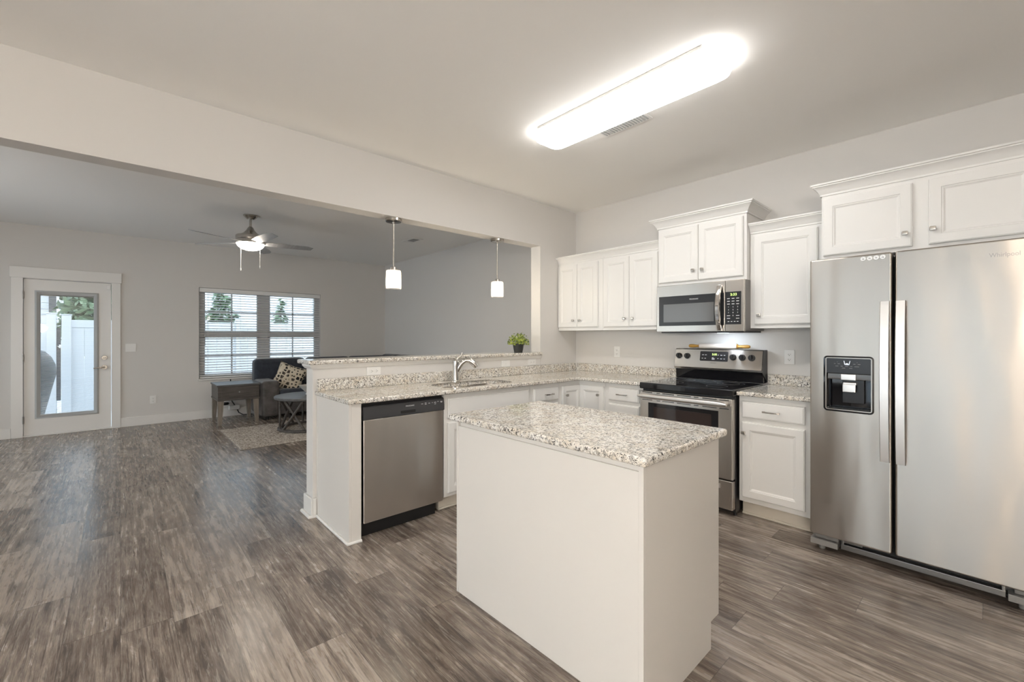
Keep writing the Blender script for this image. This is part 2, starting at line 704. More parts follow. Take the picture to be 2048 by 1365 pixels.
struct('floor', MB().box(XF - 0.14, XR + 0.1, YB - 0.1, YR + 0.2, -0.06, 0.0), 'plank_floor', 'grey brown wood plank floor running through kitchen and living room', 'floor')
struct('ceiling', MB().box(XF - 0.14, XR + 0.1, YB - 0.1, YR + 0.2, ZC, ZC + 0.1), 'ceiling_paint', 'plain beige white ceiling over kitchen and living room', 'ceiling')
struct('wall_range', MB().box(XK, XR + 0.1, YR, YR + 0.14, 0, ZC), 'wall_paint', 'pale grey kitchen wall behind the range and fridge', 'wall')
struct('wall_side', MB().box(XF - 0.14, XK, YR + 0.05, YR + 0.19, 0, ZC), 'wall_paint', 'grey living room side wall seen through the pass-through', 'wall')
struct('wall_right', MB().box(XR, XR + 0.1, YB - 0.1, YR, 0, ZC), 'wall_paint', 'pale grey wall beyond the fridge', 'wall')
# header and stub of the pass-through, then the half wall under the bar
struct('wall_partition', MB().slab([(YB, 2.28), (3.37, 2.28), (3.37, 0.0), (YR + 0.03, 0.0), (YR + 0.03, ZC), (YB, ZC)], XL, XK, mp=lambda a, b, h: Vector((h, a, b))), 'wall_paint', 'pale grey header wall over the wide pass-through opening', 'wall')
struct('wall_peninsula', MB().box(XL, XK, 1.025, 3.37, 0, 1.096, 0.004), 'wall_paint', 'pale half wall behind the peninsula counter under the granite bar', 'wall')


def wall_with_holes(mb, axis, p0, p1, a0, a1, z0, z1, holes):
    """wall in the plane of constant axis, holes = (a0, a1, z0, z1) sorted by a"""
    def bx(b0, b1, c0, c1):
        if b1 - b0 < 1e-4 or c1 - c0 < 1e-4:
            return
        if axis == 'x':
            mb.box(p0, p1, b0, b1, c0, c1)
        else:
            mb.box(b0, b1, p0, p1, c0, c1)
    cur = a0
    for h0, h1, hz0, hz1 in holes:
        bx(cur, h0, z0, z1)
        bx(h0, h1, z0, hz0)
        bx(h0, h1, hz1, z1)
        cur = h1
    bx(cur, a1, z0, z1)
    return mb


WY0, WY1, WZ0, WZ1 = 0.915, 2.75, 0.62, 2.07
DY0, DY1, DZ1 = -0.925, -0.093, 2.045
struct('wall_far', wall_with_holes(MB(), 'x', XF - 0.14, XF, YB - 0.1, YR + 0.05, 0, ZC, [(DY0, DY1, 0, DZ1), (WY0, WY1, WZ0, WZ1)]), 'wall_paint', 'grey living room wall with the glass door and the wide window', 'wall')
RW = [(-7.9, -4.3, 0.1, 2.25), (-2.3, 0.3, 0.1, 2.2)]  # openings of the added rear windows, unseen, for fill daylight
struct('wall_rear', wall_with_holes(MB(), 'y', YB - 0.14, YB, XF, XR, 0, ZC, RW), 'wall_paint', 'wall with two added windows behind the viewpoint', 'wall')


def baseboard(name, mb, label):
    struct(name, mb, 'trim_white', label, 'baseboard')


baseboard('baseboard_far', MB().box(XF, XF + 0.015, 0.003, YR + 0.05, 0, 0.13, 0.004).box(XF, XF + 0.015, YB, -1.03, 0, 0.13, 0.004), 'white baseboard along the far living room wall')
baseboard('baseboard_side', MB().box(XF + 0.016, XL, YR + 0.035, YR + 0.05, 0, 0.13, 0.004), 'white baseboard along the living room side wall')
b = MB()
b.box(XL - 0.016, XK + 0.016, 1.009, 1.0245, 0, 0.135, 0.004).box(XL - 0.016, XL - 0.0005, 1.0245, 3.37, 0, 0.135, 0.004)
b.box(XK + 0.0005, XK + 0.016, 1.0245, 1.0495, 0, 0.135, 0.004)
b.tube([(XL - 0.022, 1.0, 0.008), (XK + 0.02, 1.0, 0.008), (XK + 0.02, 1.038, 0.008)], 0.0125, 10)
baseboard('baseboard_peninsula', b, 'white baseboard and shoe moulding round the end of the half wall')
# small bed moulding under the bar top
prof = [(0.0, 1.062), (0.010, 1.064), (0.016, 1.074), (0.024, 1.084), (0.024, 1.0962), (0.0, 1.0962)]
rings = []
for o_, z_ in prof:
    rings.append([Vector(p) for p in ((XL - o_, 3.37, z_), (XL - o_, 1.025 - o_, z_), (XK + o_, 1.025 - o_, z_), (XK + o_, 3.37, z_))])
mb = MB()
mb.loops(rings, False, False, closed=False)
struct('trim_1', mb, 'trim_white', 'white bed moulding under the granite bar top', 'moulding')

# ------------------------------------------------------------------ door
d = thing('door_1', 'white full-glass back door with enclosed mini blind and silver lever', 'door', (XF, (DY0 + DY1) / 2, 0), kind='structure')
mb = MB()
mb.box(XF, XF + 0.02, -1.028, -0.925, 0, 2.052, 0.003).box(XF, XF + 0.02, -0.093, 0.003, 0, 2.052, 0.003)
mb.box(XF, XF + 0.026, -1.04, 0.015, 2.052, 2.193, 0.003)
mb.build('casing', 'trim_white', d)
sx0, sx1 = XF - 0.05, XF - 0.006
GY0, GY1, GZ0, GZ1 = -0.778, -0.270, 0.27, 1.85
mpx = lambda a, b_, h: Vector((h, a, b_))
mb = MB().slab([(DY0 + 0.004, 0.018), (DY1 - 0.004, 0.018), (DY1 - 0.004, 2.041), (DY0 + 0.004, 2.041)], sx0, sx1, 0.002, [list(reversed([(GY0, GZ0), (GY1, GZ0), (GY1, GZ1), (GY0, GZ1)]))], mp=mpx)
mb.build('door_slab', 'trim_white', d)
mb = MB()
fr = []
for ins, x in ((-0.048, sx1), (-0.046, sx1 + 0.008), (-0.03, sx1 + 0.014), (-0.012, sx1 + 0.009), (0.0, sx1 + 0.003), (0.004, sx1 - 0.012)):
    fr.append([Vector((x, a, z)) for a, z in ((GY0 + ins, GZ0 + ins), (GY1 - ins, GZ0 + ins), (GY1 - ins, GZ1 - ins), (GY0 + ins, GZ1 - ins))])
mb.loops(fr, False, False)
mb.build('lite_frame', 'slat_seal', d)
MB().box(XF - 0.036, XF - 0.033, GY0, GY1, GZ0, GZ1).build('glass', 'window_glass', d)
mb = MB()
z = GZ0 + 0.012
while z < GZ1 - 0.02:
    mb.box(XF - 0.047, XF - 0.038, GY0 + 0.006, GY1 - 0.006, z, z + 0.0042)
    z += 0.0185
mb.box(XF - 0.048, XF - 0.037, GY0 + 0.004, GY1 - 0.004, GZ1 - 0.018, GZ1 - 0.002)
mb.build('mini_blind', 'slat_seal', d)
for zz in (1.83, 1.02, 0.22):
    mb = MB()
    mb.box(sx1 - 0.002, XF + 0.022, DY0 - 0.006, DY0 + 0.008, zz - 0.045, zz + 0.045, 0.003)
    mb.cyl((XF + 0.018, DY0 + 0.001, zz - 0.05), (XF + 0.018, DY0 + 0.001, zz + 0.05), 0.006, n=10)
    mb.build('hinge', 'steel_dark', d)
mb = MB()
mb.cyl((sx1, -0.165, 1.0), (sx1 + 0.018, -0.165, 1.0), 0.033, 0.028, 24).box(sx1 + 0.018, sx1 + 0.032, -0.185, -0.145, 0.994, 1.006, 0.003)
mb.build('deadbolt', 'nickel', d)
mb = MB()
mb.cyl((sx1, -0.165, 0.865), (sx1 + 0.014, -0.165, 0.865), 0.033, 0.029, 24).cyl((sx1 + 0.014, -0.165, 0.865), (sx1 + 0.05, -0.165, 0.865), 0.011, n=14)
mb.tube([(sx1 + 0.05, -0.160, 0.865), (sx1 + 0.054, -0.20, 0.867), (sx1 + 0.05, -0.245, 0.861), (sx1 + 0.046, -0.275, 0.858)], [0.011, 0.009, 0.008, 0.006], 12)
mb.build('lever_handle', 'nickel', d)
MB().box(XF - 0.13, XF + 0.012, DY0, DY1, 0.0, 0.017, 0.004).build('threshold', 'trim_white', d)
t = MB().box(sx1, sx1 + 0.016, -0.142, -0.102, 1.955, 2.012, 0.003).build('door_sensor', 'plastic_white', None, origin=(sx1, -0.12, 1.955))
tag(t, 'small white alarm sensor in top corner of the back door', 'sensor')

# ------------------------------------------------------------------ living room window
wd = thing('window_1', 'wide white double-hung twin window in the living room', 'window', (XF, (WY0 + WY1) / 2, WZ0), kind='structure')
fx0, fx1 = XF - 0.125, XF - 0.085
ym = (WY0 + WY1) / 2
mb = MB()
mb.box(fx0, fx1, WY0, WY1, WZ0, WZ0 + 0.045).box(fx0, fx1, WY0, WY1, WZ1 - 0.045, WZ1)
for a, b_ in ((WY0, WY0 + 0.05), (ym - 0.065, ym + 0.065), (WY1 - 0.05, WY1)):
    mb.box(fx0, fx1, a, b_, WZ0 + 0.045, WZ1 - 0.045)
mb.build('window_frame', 'vinyl_white', wd)
for a, b_ in ((WY0 + 0.05, ym - 0.065), (ym + 0.065, WY1 - 0.05)):
    mb = MB()
    zm = 1.335
    mb.box(fx0 + 0.005, fx1 + 0.012, a, b_, zm - 0.028, zm + 0.028, 0.003)
    for z0, z1 in ((WZ0 + 0.045, zm - 0.028), (zm + 0.028, WZ1 - 0.045)):
        ac, zc = (a + b_) / 2, (z0 + z1) / 2
        mb.box(fx0 + 0.008, fx1 + 0.006, a, a + 0.035, z0, z1).box(fx0 + 0.008, fx1 + 0.006, b_ - 0.035, b_, z0, z1)
        mb.box(fx0 + 0.008, fx1 + 0.006, a, b_, z0, z0 + 0.03).box(fx0 + 0.008, fx1 + 0.006, a, b_, z1 - 0.03, z1)
        mb.box(fx0 + 0.02, fx0 + 0.032, ac - 0.01, ac + 0.01, z0, z1).box(fx0 + 0.02, fx0 + 0.032, a, b_, zc - 0.01, zc + 0.01)
    s_ = mb.build('sash', 'vinyl_white', wd)
    MB().box(fx0 + 0.012, fx0 + 0.015, a + 0.03, b_ - 0.03, WZ0 + 0.07, WZ1 - 0.07).build('pane', 'window_glass', s_)
MB().box(XF - 0.085, XF + 0.022, WY0 - 0.012, WY1 + 0.012, WZ0 - 0.018, WZ0 + 0.004, 0.004).build('sill', 'trim_white', wd)
portal((XF - 0.15, ym, (WZ0 + WZ1) / 2), (0, -PI / 2, 0), WZ1 - WZ0, WY1 - WY0)
portal((XF - 0.15, (GY0 + GY1) / 2, (GZ0 + GZ1) / 2), (0, -PI / 2, 0), GZ1 - GZ0, GY1 - GY0)

bl = thing('window_blind', 'white open-slatted horizontal blind hanging in the living room window', 'blind', (XF - 0.04, ym, WZ1))
MB().box(XF - 0.075, XF - 0.004, WY0 + 0.006, WY1 - 0.006, WZ1 - 0.07, WZ1 - 0.004, 0.004).build('valance', 'slat_white', bl)
mb = MB()
z = WZ0 + 0.055
while z < WZ1 - 0.08:
    c0, c1, tl = XF - 0.062, XF - 0.014, 0.006
    r_ = [Vector((c0, 0, z + tl)), Vector(((c0 + c1) / 2, 0, z + 0.003)), Vector((c1, 0, z - tl))]
    for y0, y1 in ((WY0 + 0.012, WY1 - 0.012),):
        top = [[Vector((p.x, y, p.z + 0.0028)) for p in r_] + [Vector((p.x, y, p.z)) for p in reversed(r_)] for y in (y0, y1)]
        mb.loops(top)
    z += 0.0415
mb.build('slats', 'slat_white', bl)
MB().box(XF - 0.064, XF - 0.012, WY0 + 0.012, WY1 - 0.012, WZ0 + 0.012, WZ0 + 0.034, 0.004).build('bottom_rail', 'slat_white', bl)
for y in (WY0 + 0.12, ym - 0.35, ym + 0.35, WY1 - 0.12):
    for x in (XF - 0.064, XF - 0.012):
        MB().box(x - 0.0012, x + 0.0012, y - 0.0012, y + 0.0012, WZ0 + 0.03, WZ1 - 0.06).build('ladder_cord', 'slat_white', bl)
MB().tube([(XF - 0.006, WY0 + 0.075, WZ1 - 0.08), (XF - 0.002, WY0 + 0.078, 1.15)], 0.004, 8).build('tilt_wand', 'slat_seal', bl)

# windows added behind the viewpoint, unseen, to let in fill daylight
for i, (a0, a1, z0, z1) in enumerate(RW):
    wo = thing('window_%d' % (i + 2), ('added unseen rear window giving the living room fill daylight', 'added unseen rear window giving the kitchen fill daylight')[i], 'window', ((a0 + a1) / 2, YB, z0), kind='structure')
    mb = MB()
    y0, y1 = YB - 0.12, YB - 0.07
    mb.box(a0, a1, y0, y1, z0, z0 + 0.06).box(a0, a1, y0, y1, z1 - 0.06, z1)
    for q in (a0, (a0 + a1) / 2 - 0.03, a1 - 0.06):
        mb.box(q, q + 0.06, y0, y1, z0 + 0.06, z1 - 0.06)
    mb.build('window_frame', 'vinyl_white', wo)
    MB().box(a0 + 0.05, a1 - 0.05, YB - 0.1, YB - 0.097, z0 + 0.05, z1 - 0.05).build('pane', 'window_glass', wo)
    portal(((a0 + a1) / 2, YB - 0.16, (z0 + z1) / 2), (PI / 2, 0, 0), a1 - a0, z1 - z0)

# ------------------------------------------------------------------ cabinet parts (own space: front at y = 0, x to the right, z up)


def knob(parent, x, z, y=-0.02):
    mb = MB()
    mb.cyl((x, y, z), (x, y - 0.012, z), 0.008, 0.006, 14)
    mb.box(x - 0.0135, x + 0.0135, y - 0.026, y - 0.011, z - 0.0115, z + 0.0115, 0.004, 2)
    return mb.build('knob', 'nickel', parent, local=True)


def pull(parent, x, z, wdt=0.105, y=-0.022):
    mb = MB()
    h = wdt / 2
    for s_ in (-1, 1):
        mb.cyl((x + s_ * h * 0.86, y, z), (x + s_ * h * 0.86, y - 0.024, z), 0.0045, n=10)
    n = 9
    rings = []
    for i in range(n):
        t_ = -1 + 2 * i / (n - 1)
        xx, yy = x + h * t_, y - 0.022 - 0.009 * (1 - t_ * t_)
        hh = 0.006 if abs(t_) > 0.9 else 0.0042 + 0.002 * t_ * t_
        rings.append([Vector((xx, yy - 0.003, z - hh)), Vector((xx, yy + 0.003, z - hh)), Vector((xx, yy + 0.003, z + hh)), Vector((xx, yy - 0.003, z + hh))])
    mb.loops(rings)
    return mb.build('pull', 'nickel', parent, local=True)


def panel_door(parent, x0, x1, z0, z1, name='door', st=0.055, mat='cabinet_white'):
    t_ = 0.02
    mb = MB()
    mb.rings_rect(x0, x1, z0, z1, [(0, -0.0005), (0, -t_ + 0.006), (0.002, -t_ + 0.0035), (0.005, -t_ + 0.0035), (0.006, -t_), (st - 0.004, -t_), (st - 0.001, -t_ + 0.003), (st + 0.004, -t_ + 0.0035), (st + 0.006, -t_ + 0.006), (st + 0.013, -t_ + 0.0095), (st + 0.0145, -t_ + 0.0095)])
    return mb.build(name, mat, parent, local=True, angle=25)


def drawer_front(parent, x0, x1, z0, z1, name='drawer', mat='cabinet_white'):
    t_ = 0.02
    mb = MB()
    mb.rings_rect(x0, x1, z0, z1, [(0, -0.0005), (0, -t_ + 0.008), (0.004, -t_ + 0.004), (0.008, -t_ + 0.004), (0.010, -t_), (0.012, -t_)])
    return mb.build(name, mat, parent, local=True, angle=25)


HB = 0.8735                       # cabinet box height, under the worktop


def base_cabinet(label, loc, rot, wdt, depth, fronts, name='base_cabinet', group='white base cabinets', kick=True, hollow=False):
    r = thing(name, label, 'cabinet', loc, rot, group)
    mb = MB()
    if hollow:
        mb.slab([(0.0006, 0), (wdt - 0.0006, 0), (wdt - 0.0006, depth), (0.0006, depth)], 0.112, HB, 0, [[(0.012, 0.0195), (0.012, depth - 0.01), (wdt - 0.012, depth - 0.01), (wdt - 0.012, 0.0195)]])
        mb.box(0.013, wdt - 0.013, 0.02, depth - 0.011, 0.12, 0.14)
    else:
        mb.box(0.0006, wdt - 0.0006, 0, depth, 0.112, HB, 0.0012, 1)
    mb.build('body', 'cabinet_white', r, local=True)
    if kick:
        MB().box(0.0006, wdt - 0.0006, 0.07, depth, 0.0, 0.1115).tube([(0.001, 0.066, 0.008), (wdt - 0.001, 0.066, 0.008)], 0.009, 8).build('toe_kick', 'kick_cream', r, local=True)
    for f in fronts:
        if f[0] == 'door':
            _, x0, x1, z0, z1, kx, kz = f
            dr = panel_door(r, x0, x1, z0, z1)
            if kx is not None:
                knob(dr, kx, kz)
        else:
            _, x0, x1, z0, z1, px = f
            dr = drawer_front(r, x0, x1, z0, z1, 'drawer' if f[0] == 'drawer' else 'false_front')
            if px is not None:
                pull(dr, px, (z0 + z1) / 2)
    return r


R90 = PI / 2
XP = -2.70                        # face of the peninsula cabinets
# peninsula side, facing +X
ep = thing('peninsula_end', 'white end panel and stile closing the peninsula beside the dishwasher', 'panel', (-2.97, 1.06, 0))
MB().box(XK + 0.001, -2.672, 1.052, 1.068, 0, HB, 0.001).box(-2.69, -2.672, 1.068, 1.131, 0, HB, 0.001).box(XK + 0.001, -3.235, 1.0505, 1.0525, 0.136, HB, 0.0006).build('panel', 'panel_white', ep)
MB().tube([(XK + 0.022, 1.047, 0.008), (-2.668, 1.047, 0.008), (-2.668, 1.131, 0.008)], 0.0105, 10).build('shoe_moulding', 'trim_white', ep)

base_cabinet('white sink base cabinet with false drawer front beside the dishwasher', (XP, 1.763, 0), R90, 0.893, 0.56,
             [('false_front', 0.030, 0.866, 0.692, 0.838, None), ('door', 0.030, 0.442, 0.14, 0.66, 0.41, 0.60), ('door', 0.454, 0.866, 0.14, 0.66, 0.486, 0.60)], name='sink_cabinet', hollow=True)
base_cabinet('narrow white drawer cabinet between sink cabinet and corner doors', (XP, 2.657, 0), R90, 0.376, 0.56,
             [('drawer', 0.033, 0.355, 0.716, 0.836, 0.213), ('door', 0.033, 0.355, 0.14, 0.685, 0.065, 0.62)], name='drawer_cabinet')
# corner cabinet with a bi-fold pair of doors
cc = thing('corner_cabinet', 'white corner base cabinet with two knobbed doors meeting at right angles', 'cabinet', (-2.70, 3.33, 0), 0, 'white base cabinets')
MB().slab([(-3.25, 3.0345), (XP, 3.0345), (XP, 3.33), (-2.3925, 3.33), (-2.3925, 3.95), (-3.25, 3.95)], 0.112, HB).build('body', 'cabinet_white', cc)
MB().slab([(-3.24, 3.036), (XP - 0.07, 3.036), (XP - 0.07, 3.40), (-2.394, 3.40), (-2.394, 3.94), (-3.24, 3.94)], 0.0, 0.1115).build('toe_kick', 'kick_cream', cc)
rot = Matrix.Rotation(R90, 4, 'Z')
dl = panel_door(cc, -0.265, 0.0, 0.14, 0.832, st=0.05)
dl.data.transform(Matrix.Translation((-0.0, 0.0, 0)) @ rot)
kn = knob(dl, -0.217, 0.745)
kn.data.transform(rot)
dr_ = panel_door(cc, 0.021, 0.297, 0.14, 0.832, st=0.05)
knob(dr_, 0.245, 0.752)
base_cabinet('white three-drawer base cabinet beside the range, nearer the corner', (-2.391, 3.33, 0), 0, 0.398, 0.62,
             [('drawer', 0.044, 0.358, 0.719, 0.839, 0.196), ('drawer', 0.044, 0.358, 0.44, 0.690, 0.196), ('drawer', 0.044, 0.358, 0.14, 0.412, 0.196)], name='drawer_cabinet')
base_cabinet('white base cabinet with one drawer and one door beside the fridge', (-1.224, 3.33, 0), 0, 0.462, 0.62,
             [('drawer', 0.024, 0.410, 0.716, 0.835, 0.217), ('door', 0.024, 0.410, 0.150, 0.685, 0.040, 0.612)])

# ------------------------------------------------------------------ wall cabinets


def crown(parent, x0, x1, z0, proj_, hgt, depth, left=True, right=True, mat='cabinet_white'):
    k, h = proj_ / 0.055, hgt / 0.08
    prof = [(0.001, 0.0), (0.008, 0.0), (0.008, 0.012), (0.013, 0.018), (0.018, 0.030), (0.028, 0.045), (0.040, 0.056), (0.047, 0.060), (0.047, 0.066), (0.055, 0.069), (0.055, 0.080), (0.001, 0.080)]
    rings = []
    for o_, u_ in prof:
        o_, zz = o_ * k, z0 + u_ * h
        ring = []
        if left:
            ring.append(Vector((x0 - o_, depth, zz)))
        ring += [Vector((x0 - (o_ if left else 0), -o_, zz)), Vector((x1 + (o_ if right else 0), -o_, zz))]
        if right:
            ring.append(Vector((x1 + o_, depth, zz)))
        rings.append(ring)
    mb = MB()
    mb.loops(rings, False, False, closed=False)
    # close the ends and the top
    n = len(rings[0])
    for e in (0, n - 1):
        mb.bm.faces.new([mb.bm.verts.new(r[e]) for r in rings])
    bmesh.ops.remove_doubles(mb.bm, verts=mb.bm.verts[:], dist=1e-5)
    return mb.build('crown', mat, parent, local=True, angle=30)


def wall_cabinet(label, x0, yf, z0, wdt, z1, doors, cr, name='wall_cabinet', depth=None):
    depth = (YR - 0.001 - yf) if depth is None else depth
    r = thing(name, label, 'cabinet', (x0, yf, z0), 0, 'white wall cabinets')
    MB().box(0.0006, wdt - 0.0006, 0, depth, 0, z1 - z0, 0.001, 1).build('body', 'cabinet_white', r, local=True)
    for a, b_, c, d_, kx, kz in doors:
        o = panel_door(r, a - x0, b_ - x0, c - z0, d_ - z0)
        knob(o, kx - x0, kz - z0)
    zc, proj_, hg, le, ri = cr
    crown(r, 0, wdt, zc - z0, proj_, hg, depth, le, ri)
    return r


YU = 3.665
wall_cabinet('white wall cabinet with two narrow doors in the corner', -3.268, YU, 1.362, 0.605, 2.15,
             [(-3.262, -2.992, 1.397, 2.078, -3.035, 1.470), (-2.988, -2.718, 1.397, 2.078, -2.945, 1.470)], (2.098, 0.05, 0.078, False, False))
wall_cabinet('white wall cabinet with two doors between corner cabinet and microwave', -2.662, YU, 1.362, 0.640, 2.15,
             [(-2.645, -2.347, 1.395, 2.078, -2.391, 1.472), (-2.343, -2.045, 1.395, 2.078, -2.300, 1.472)], (2.098, 0.05, 0.078, False, False))
wall_cabinet('taller white two-door wall cabinet above the microwave', -2.012, 3.600, 1.742, 0.745, 2.30,
             [(-2.000, -1.644, 1.772, 2.238, -1.680, 1.857), (-1.640, -1.290, 1.772, 2.238, -1.604, 1.857)], (2.258, 0.06, 0.085, True, True))
wall_cabinet('single-door white wall cabinet between microwave and fridge', -1.265, YU, 1.362, 0.518, 2.15,
             [(-1.232, -0.818, 1.392, 2.075, -1.196, 1.463)], (2.098, 0.05, 0.078, False, False))
wall_cabinet('deep white two-door cabinet above the fridge', -0.737, 3.38, 1.795, 0.92, 2.22,
             [(-0.727, -0.301, 1.817, 2.180, -0.331, 1.893), (-0.234, 0.172, 1.817, 2.180, -0.216, 1.900)], (2.205, 0.05, 0.075, True, True))

# ------------------------------------------------------------------ island
isl_c = Vector((-1.30, 1.578, 0))
isl = thing('kitchen_island', 'white plain-sided kitchen island standing in the middle of the floor', 'kitchen island', isl_c, math.radians(0.7))


def il(x0, x1, y0, y1):
    return x0 - isl_c.x, x1 - isl_c.x, y0 - isl_c.y, y1 - isl_c.y


mb = MB()
yz = [(1.29, 0.0), (1.815, 0.0), (1.815, 0.112), (1.892, 0.112), (1.892, HB), (1.29, HB)]
mb.slab([(a - isl_c.y, b_) for a, b_ in yz], -1.815 - isl_c.x, -0.790 - isl_c.x, mp=mpx)
mb.build('body', 'panel_white', isl, local=True)
mb = MB()
mb.slab([(a - isl_c.y, b_) for a, b_ in [(1.296, 0.0), (1.813, 0.0), (1.813, 0.114), (1.890, 0.114), (1.890, HB - 0.001), (1.296, HB - 0.001)]], -0.7898 - isl_c.x, -0.776 - isl_c.x, 0.0008, mp=mpx)
mb.build('side_panel', 'panel_white', isl, local=True)
mb = MB()
mb.box(*il(-1.818, -0.795, 1.281, 1.2895), 0.0, HB - 0.028, 0.0008)
mb.box(*il(-0.795, -0.776, 1.281, 1.2955), 0.0, HB - 0.001, 0.0008)
mb.box(*il(-1.832, -1.818, 1.279, 1.2995), 0.0, HB - 0.001, 0.0015)
mb.build('back_panel', 'panel_white', isl, local=True)
for a in (-1.80, -1.30):
    dn = panel_door(isl, 0.80 - 0.5 - (a + 1.80), 0.80 - 0.02 - (a + 1.80), 0.14, 0.66)
    dn.data.transform(Matrix.Translation((-0.30 + 0.02, 1.892 - isl_c.y, 0)) @ Matrix.Rotation(PI, 4, 'Z'))

# ------------------------------------------------------------------ worktops
ZT0, ZT1 = 0.8742, 0.9055
hole = list(reversed(rrect(-3.085, -2.725, 1.835, 2.54, 0.115, 8)))
kt = thing('worktop', 'L-shaped speckled granite worktop over the peninsula and the corner', 'worktop', (-2.97, 2.5, ZT0))
MB().slab([(XK + 0.0015, 1.04), (-2.652, 1.04), (-2.652, 3.285), (-1.993, 3.285), (-1.993, YR - 0.002), (XK + 0.0015, YR - 0.002)], ZT0, ZT1, 0.009, [hole]).build('slab', 'granite', kt)
MB().box(XK + 0.002, XK + 0.03, 1.052, YR - 0.002, ZT1 + 0.0002, 0.990, 0.003).box(XK + 0.0305, -1.993, YR - 0.030, YR - 0.002, ZT1 + 0.0002, 0.990, 0.003).build('backsplash', 'granite', kt)
kt2 = thing('worktop', 'short speckled granite worktop between range and fridge', 'worktop', (-0.99, 3.6, ZT0))
MB().slab([(-1.226, 3.285), (-0.757, 3.285), (-0.757, YR - 0.002), (-1.226, YR - 0.002)], ZT0, ZT1, 0.009).build('slab', 'granite', kt2)
MB().box(-1.226, -0.757, YR - 0.030, YR - 0.002, ZT1 + 0.0002, 0.990, 0.003).build('backsplash', 'granite', kt2)
o = MB().slab([(a - isl_c.x, b_ - isl_c.y) for a, b_ in rrect(-1.853, -0.747, 1.243, 1.915, 0.012, 3)], ZT0, ZT1, 0.010).build('worktop', 'granite', None)
o.location = isl_c
o.rotation_euler = (0, 0, math.radians(0.7))
tag(o, 'rectangular speckled granite worktop on the white island', 'worktop')
o = MB().slab(rrect(-3.505, -3.222, 0.985, 3.366, 0.012, 3), 1.0966, 1.1275, 0.009).build('bar_top', 'granite', None, origin=(-3.36, 2.2, 1.0966))
tag(o, 'long raised granite bar top on the half wall', 'bar top')

# ------------------------------------------------------------------ sink and faucet
sk = thing('sink', 'stainless double-bowl sink set under the peninsula worktop', 'sink', (-2.905, 2.19, 0.70))
bowls = [(-3.075, -2.735, 1.845, 2.165), (-3.075, -2.735, 2.205, 2.53)]
MB().slab(rrect(-3.11, -2.705, 1.815, 2.56, 0.12, 6), 0.8695, 0.8738, 0, [list(reversed(rrect(*q, 0.09, 6))) for q in bowls]).build('rim', 'stainless', sk)
for q in bowls:
    rings = []
    for ins, zz, rr in ((0, 0.8694, 0.09), (0.004, 0.86, 0.088), (0.012, 0.72, 0.08), (0.03, 0.703, 0.065), (0.11, 0.700, 0.03)):
        rings.append([Vector((a, b_, zz)) for a, b_ in rrect(q[0] + ins, q[1] - ins, q[2] + ins, q[3] - ins, rr, 6)])
    bo = MB().loops(rings, False, True).build('bowl', 'stainless', sk)
    cx, cy = (q[0] + q[1]) / 2, (q[2] + q[3]) / 2
    MB().lathe([(0.045, 0.0), (0.045, 0.002), (0.03, 0.003), (0.028, 0.001), (0.001, 0.001)], (cx, cy, 0.7005), 20).build('drain', 'steel_dark', bo)

fc = thing('faucet', 'brushed single-lever kitchen faucet standing behind the sink', 'faucet', (-3.13, 2.17, ZT1))
fx, fy = -3.13, 2.17
MB().lathe([(0.036, 0.0), (0.036, 0.006), (0.029, 0.012), (0.027, 0.05), (0.027, 0.09), (0.029, 0.135), (0.031, 0.160), (0.028, 0.180), (0.014, 0.194)], (fx, fy, ZT1 + 0.0002), 24).build('body', 'chrome', fc)
sd = Vector((0.62, 0.78, 0)).normalized()
P0 = Vector((fx, fy, ZT1))
arc = [(0.004, 0.075), (0.022, 0.115), (0.050, 0.158), (0.085, 0.183), (0.118, 0.183), (0.148, 0.166), (0.170, 0.143), (0.181, 0.126)]
MB().tube([P0 + sd * a + Vector((0, 0, b_)) for a, b_ in arc], [0.020, 0.021, 0.021, 0.021, 0.023, 0.0255, 0.0255, 0.022], 16).build('spout', 'chrome', fc)
MB().tube([P0 + Vector((0, 0, 0.178)), P0 + sd * 0.02 + Vector((0, 0, 0.205)), P0 + sd * 0.05 + Vector((0, 0, 0.228)), P0 + sd * 0.058 + Vector((0, 0, 0.252))], [0.014, 0.009, 0.0075, 0.0055], 12).build('lever_handle', 'chrome', fc)

# ------------------------------------------------------------------ dishwasher
dw = thing('dishwasher', 'stainless dishwasher with black control strip under the worktop', 'dishwasher', (XP, 1.14, 0), R90)
DWW = 0.612
MB().box(0.002, DWW - 0.002, 0.004, 0.55, 0.10, 0.866, 0.002).build('body', 'black_plastic', dw, local=True)
MB().box(0.006, DWW - 0.008, -0.026, 0.003, 0.102, 0.764, 0.006, 3).build('door', 'dishwasher_steel', dw, local=True)
mb = MB()
sec = [(0.003, 0.765), (-0.028, 0.765), (-0.030, 0.772), (-0.029, 0.800), (-0.022, 0.845), (-0.012, 0.852), (0.003, 0.852)]
mb.slab([(a, b_) for a, b_ in sec], 0.004, DWW - 0.002, 0.001, mp=lambda a, b_, h: Vector((h, a, b_)))
cp = mb.build('control_panel', 'charcoal_strip', dw, local=True)
MB().box(0.265, 0.375, -0.0325, -0.027, 0.777, 0.796, 0.002).build('pocket_handle', 'dark_slot', cp, local=True)
tilt = Matrix.Rotation(PI / 2 - math.atan2(0.007, 0.045), 3, 'X')
lettering('lettering', 'FRIGIDAIRE', 0.0125, 'print_white', cp, (0.335, -0.0268, 0.823), tilt, spacing=1.05)
mb = MB()
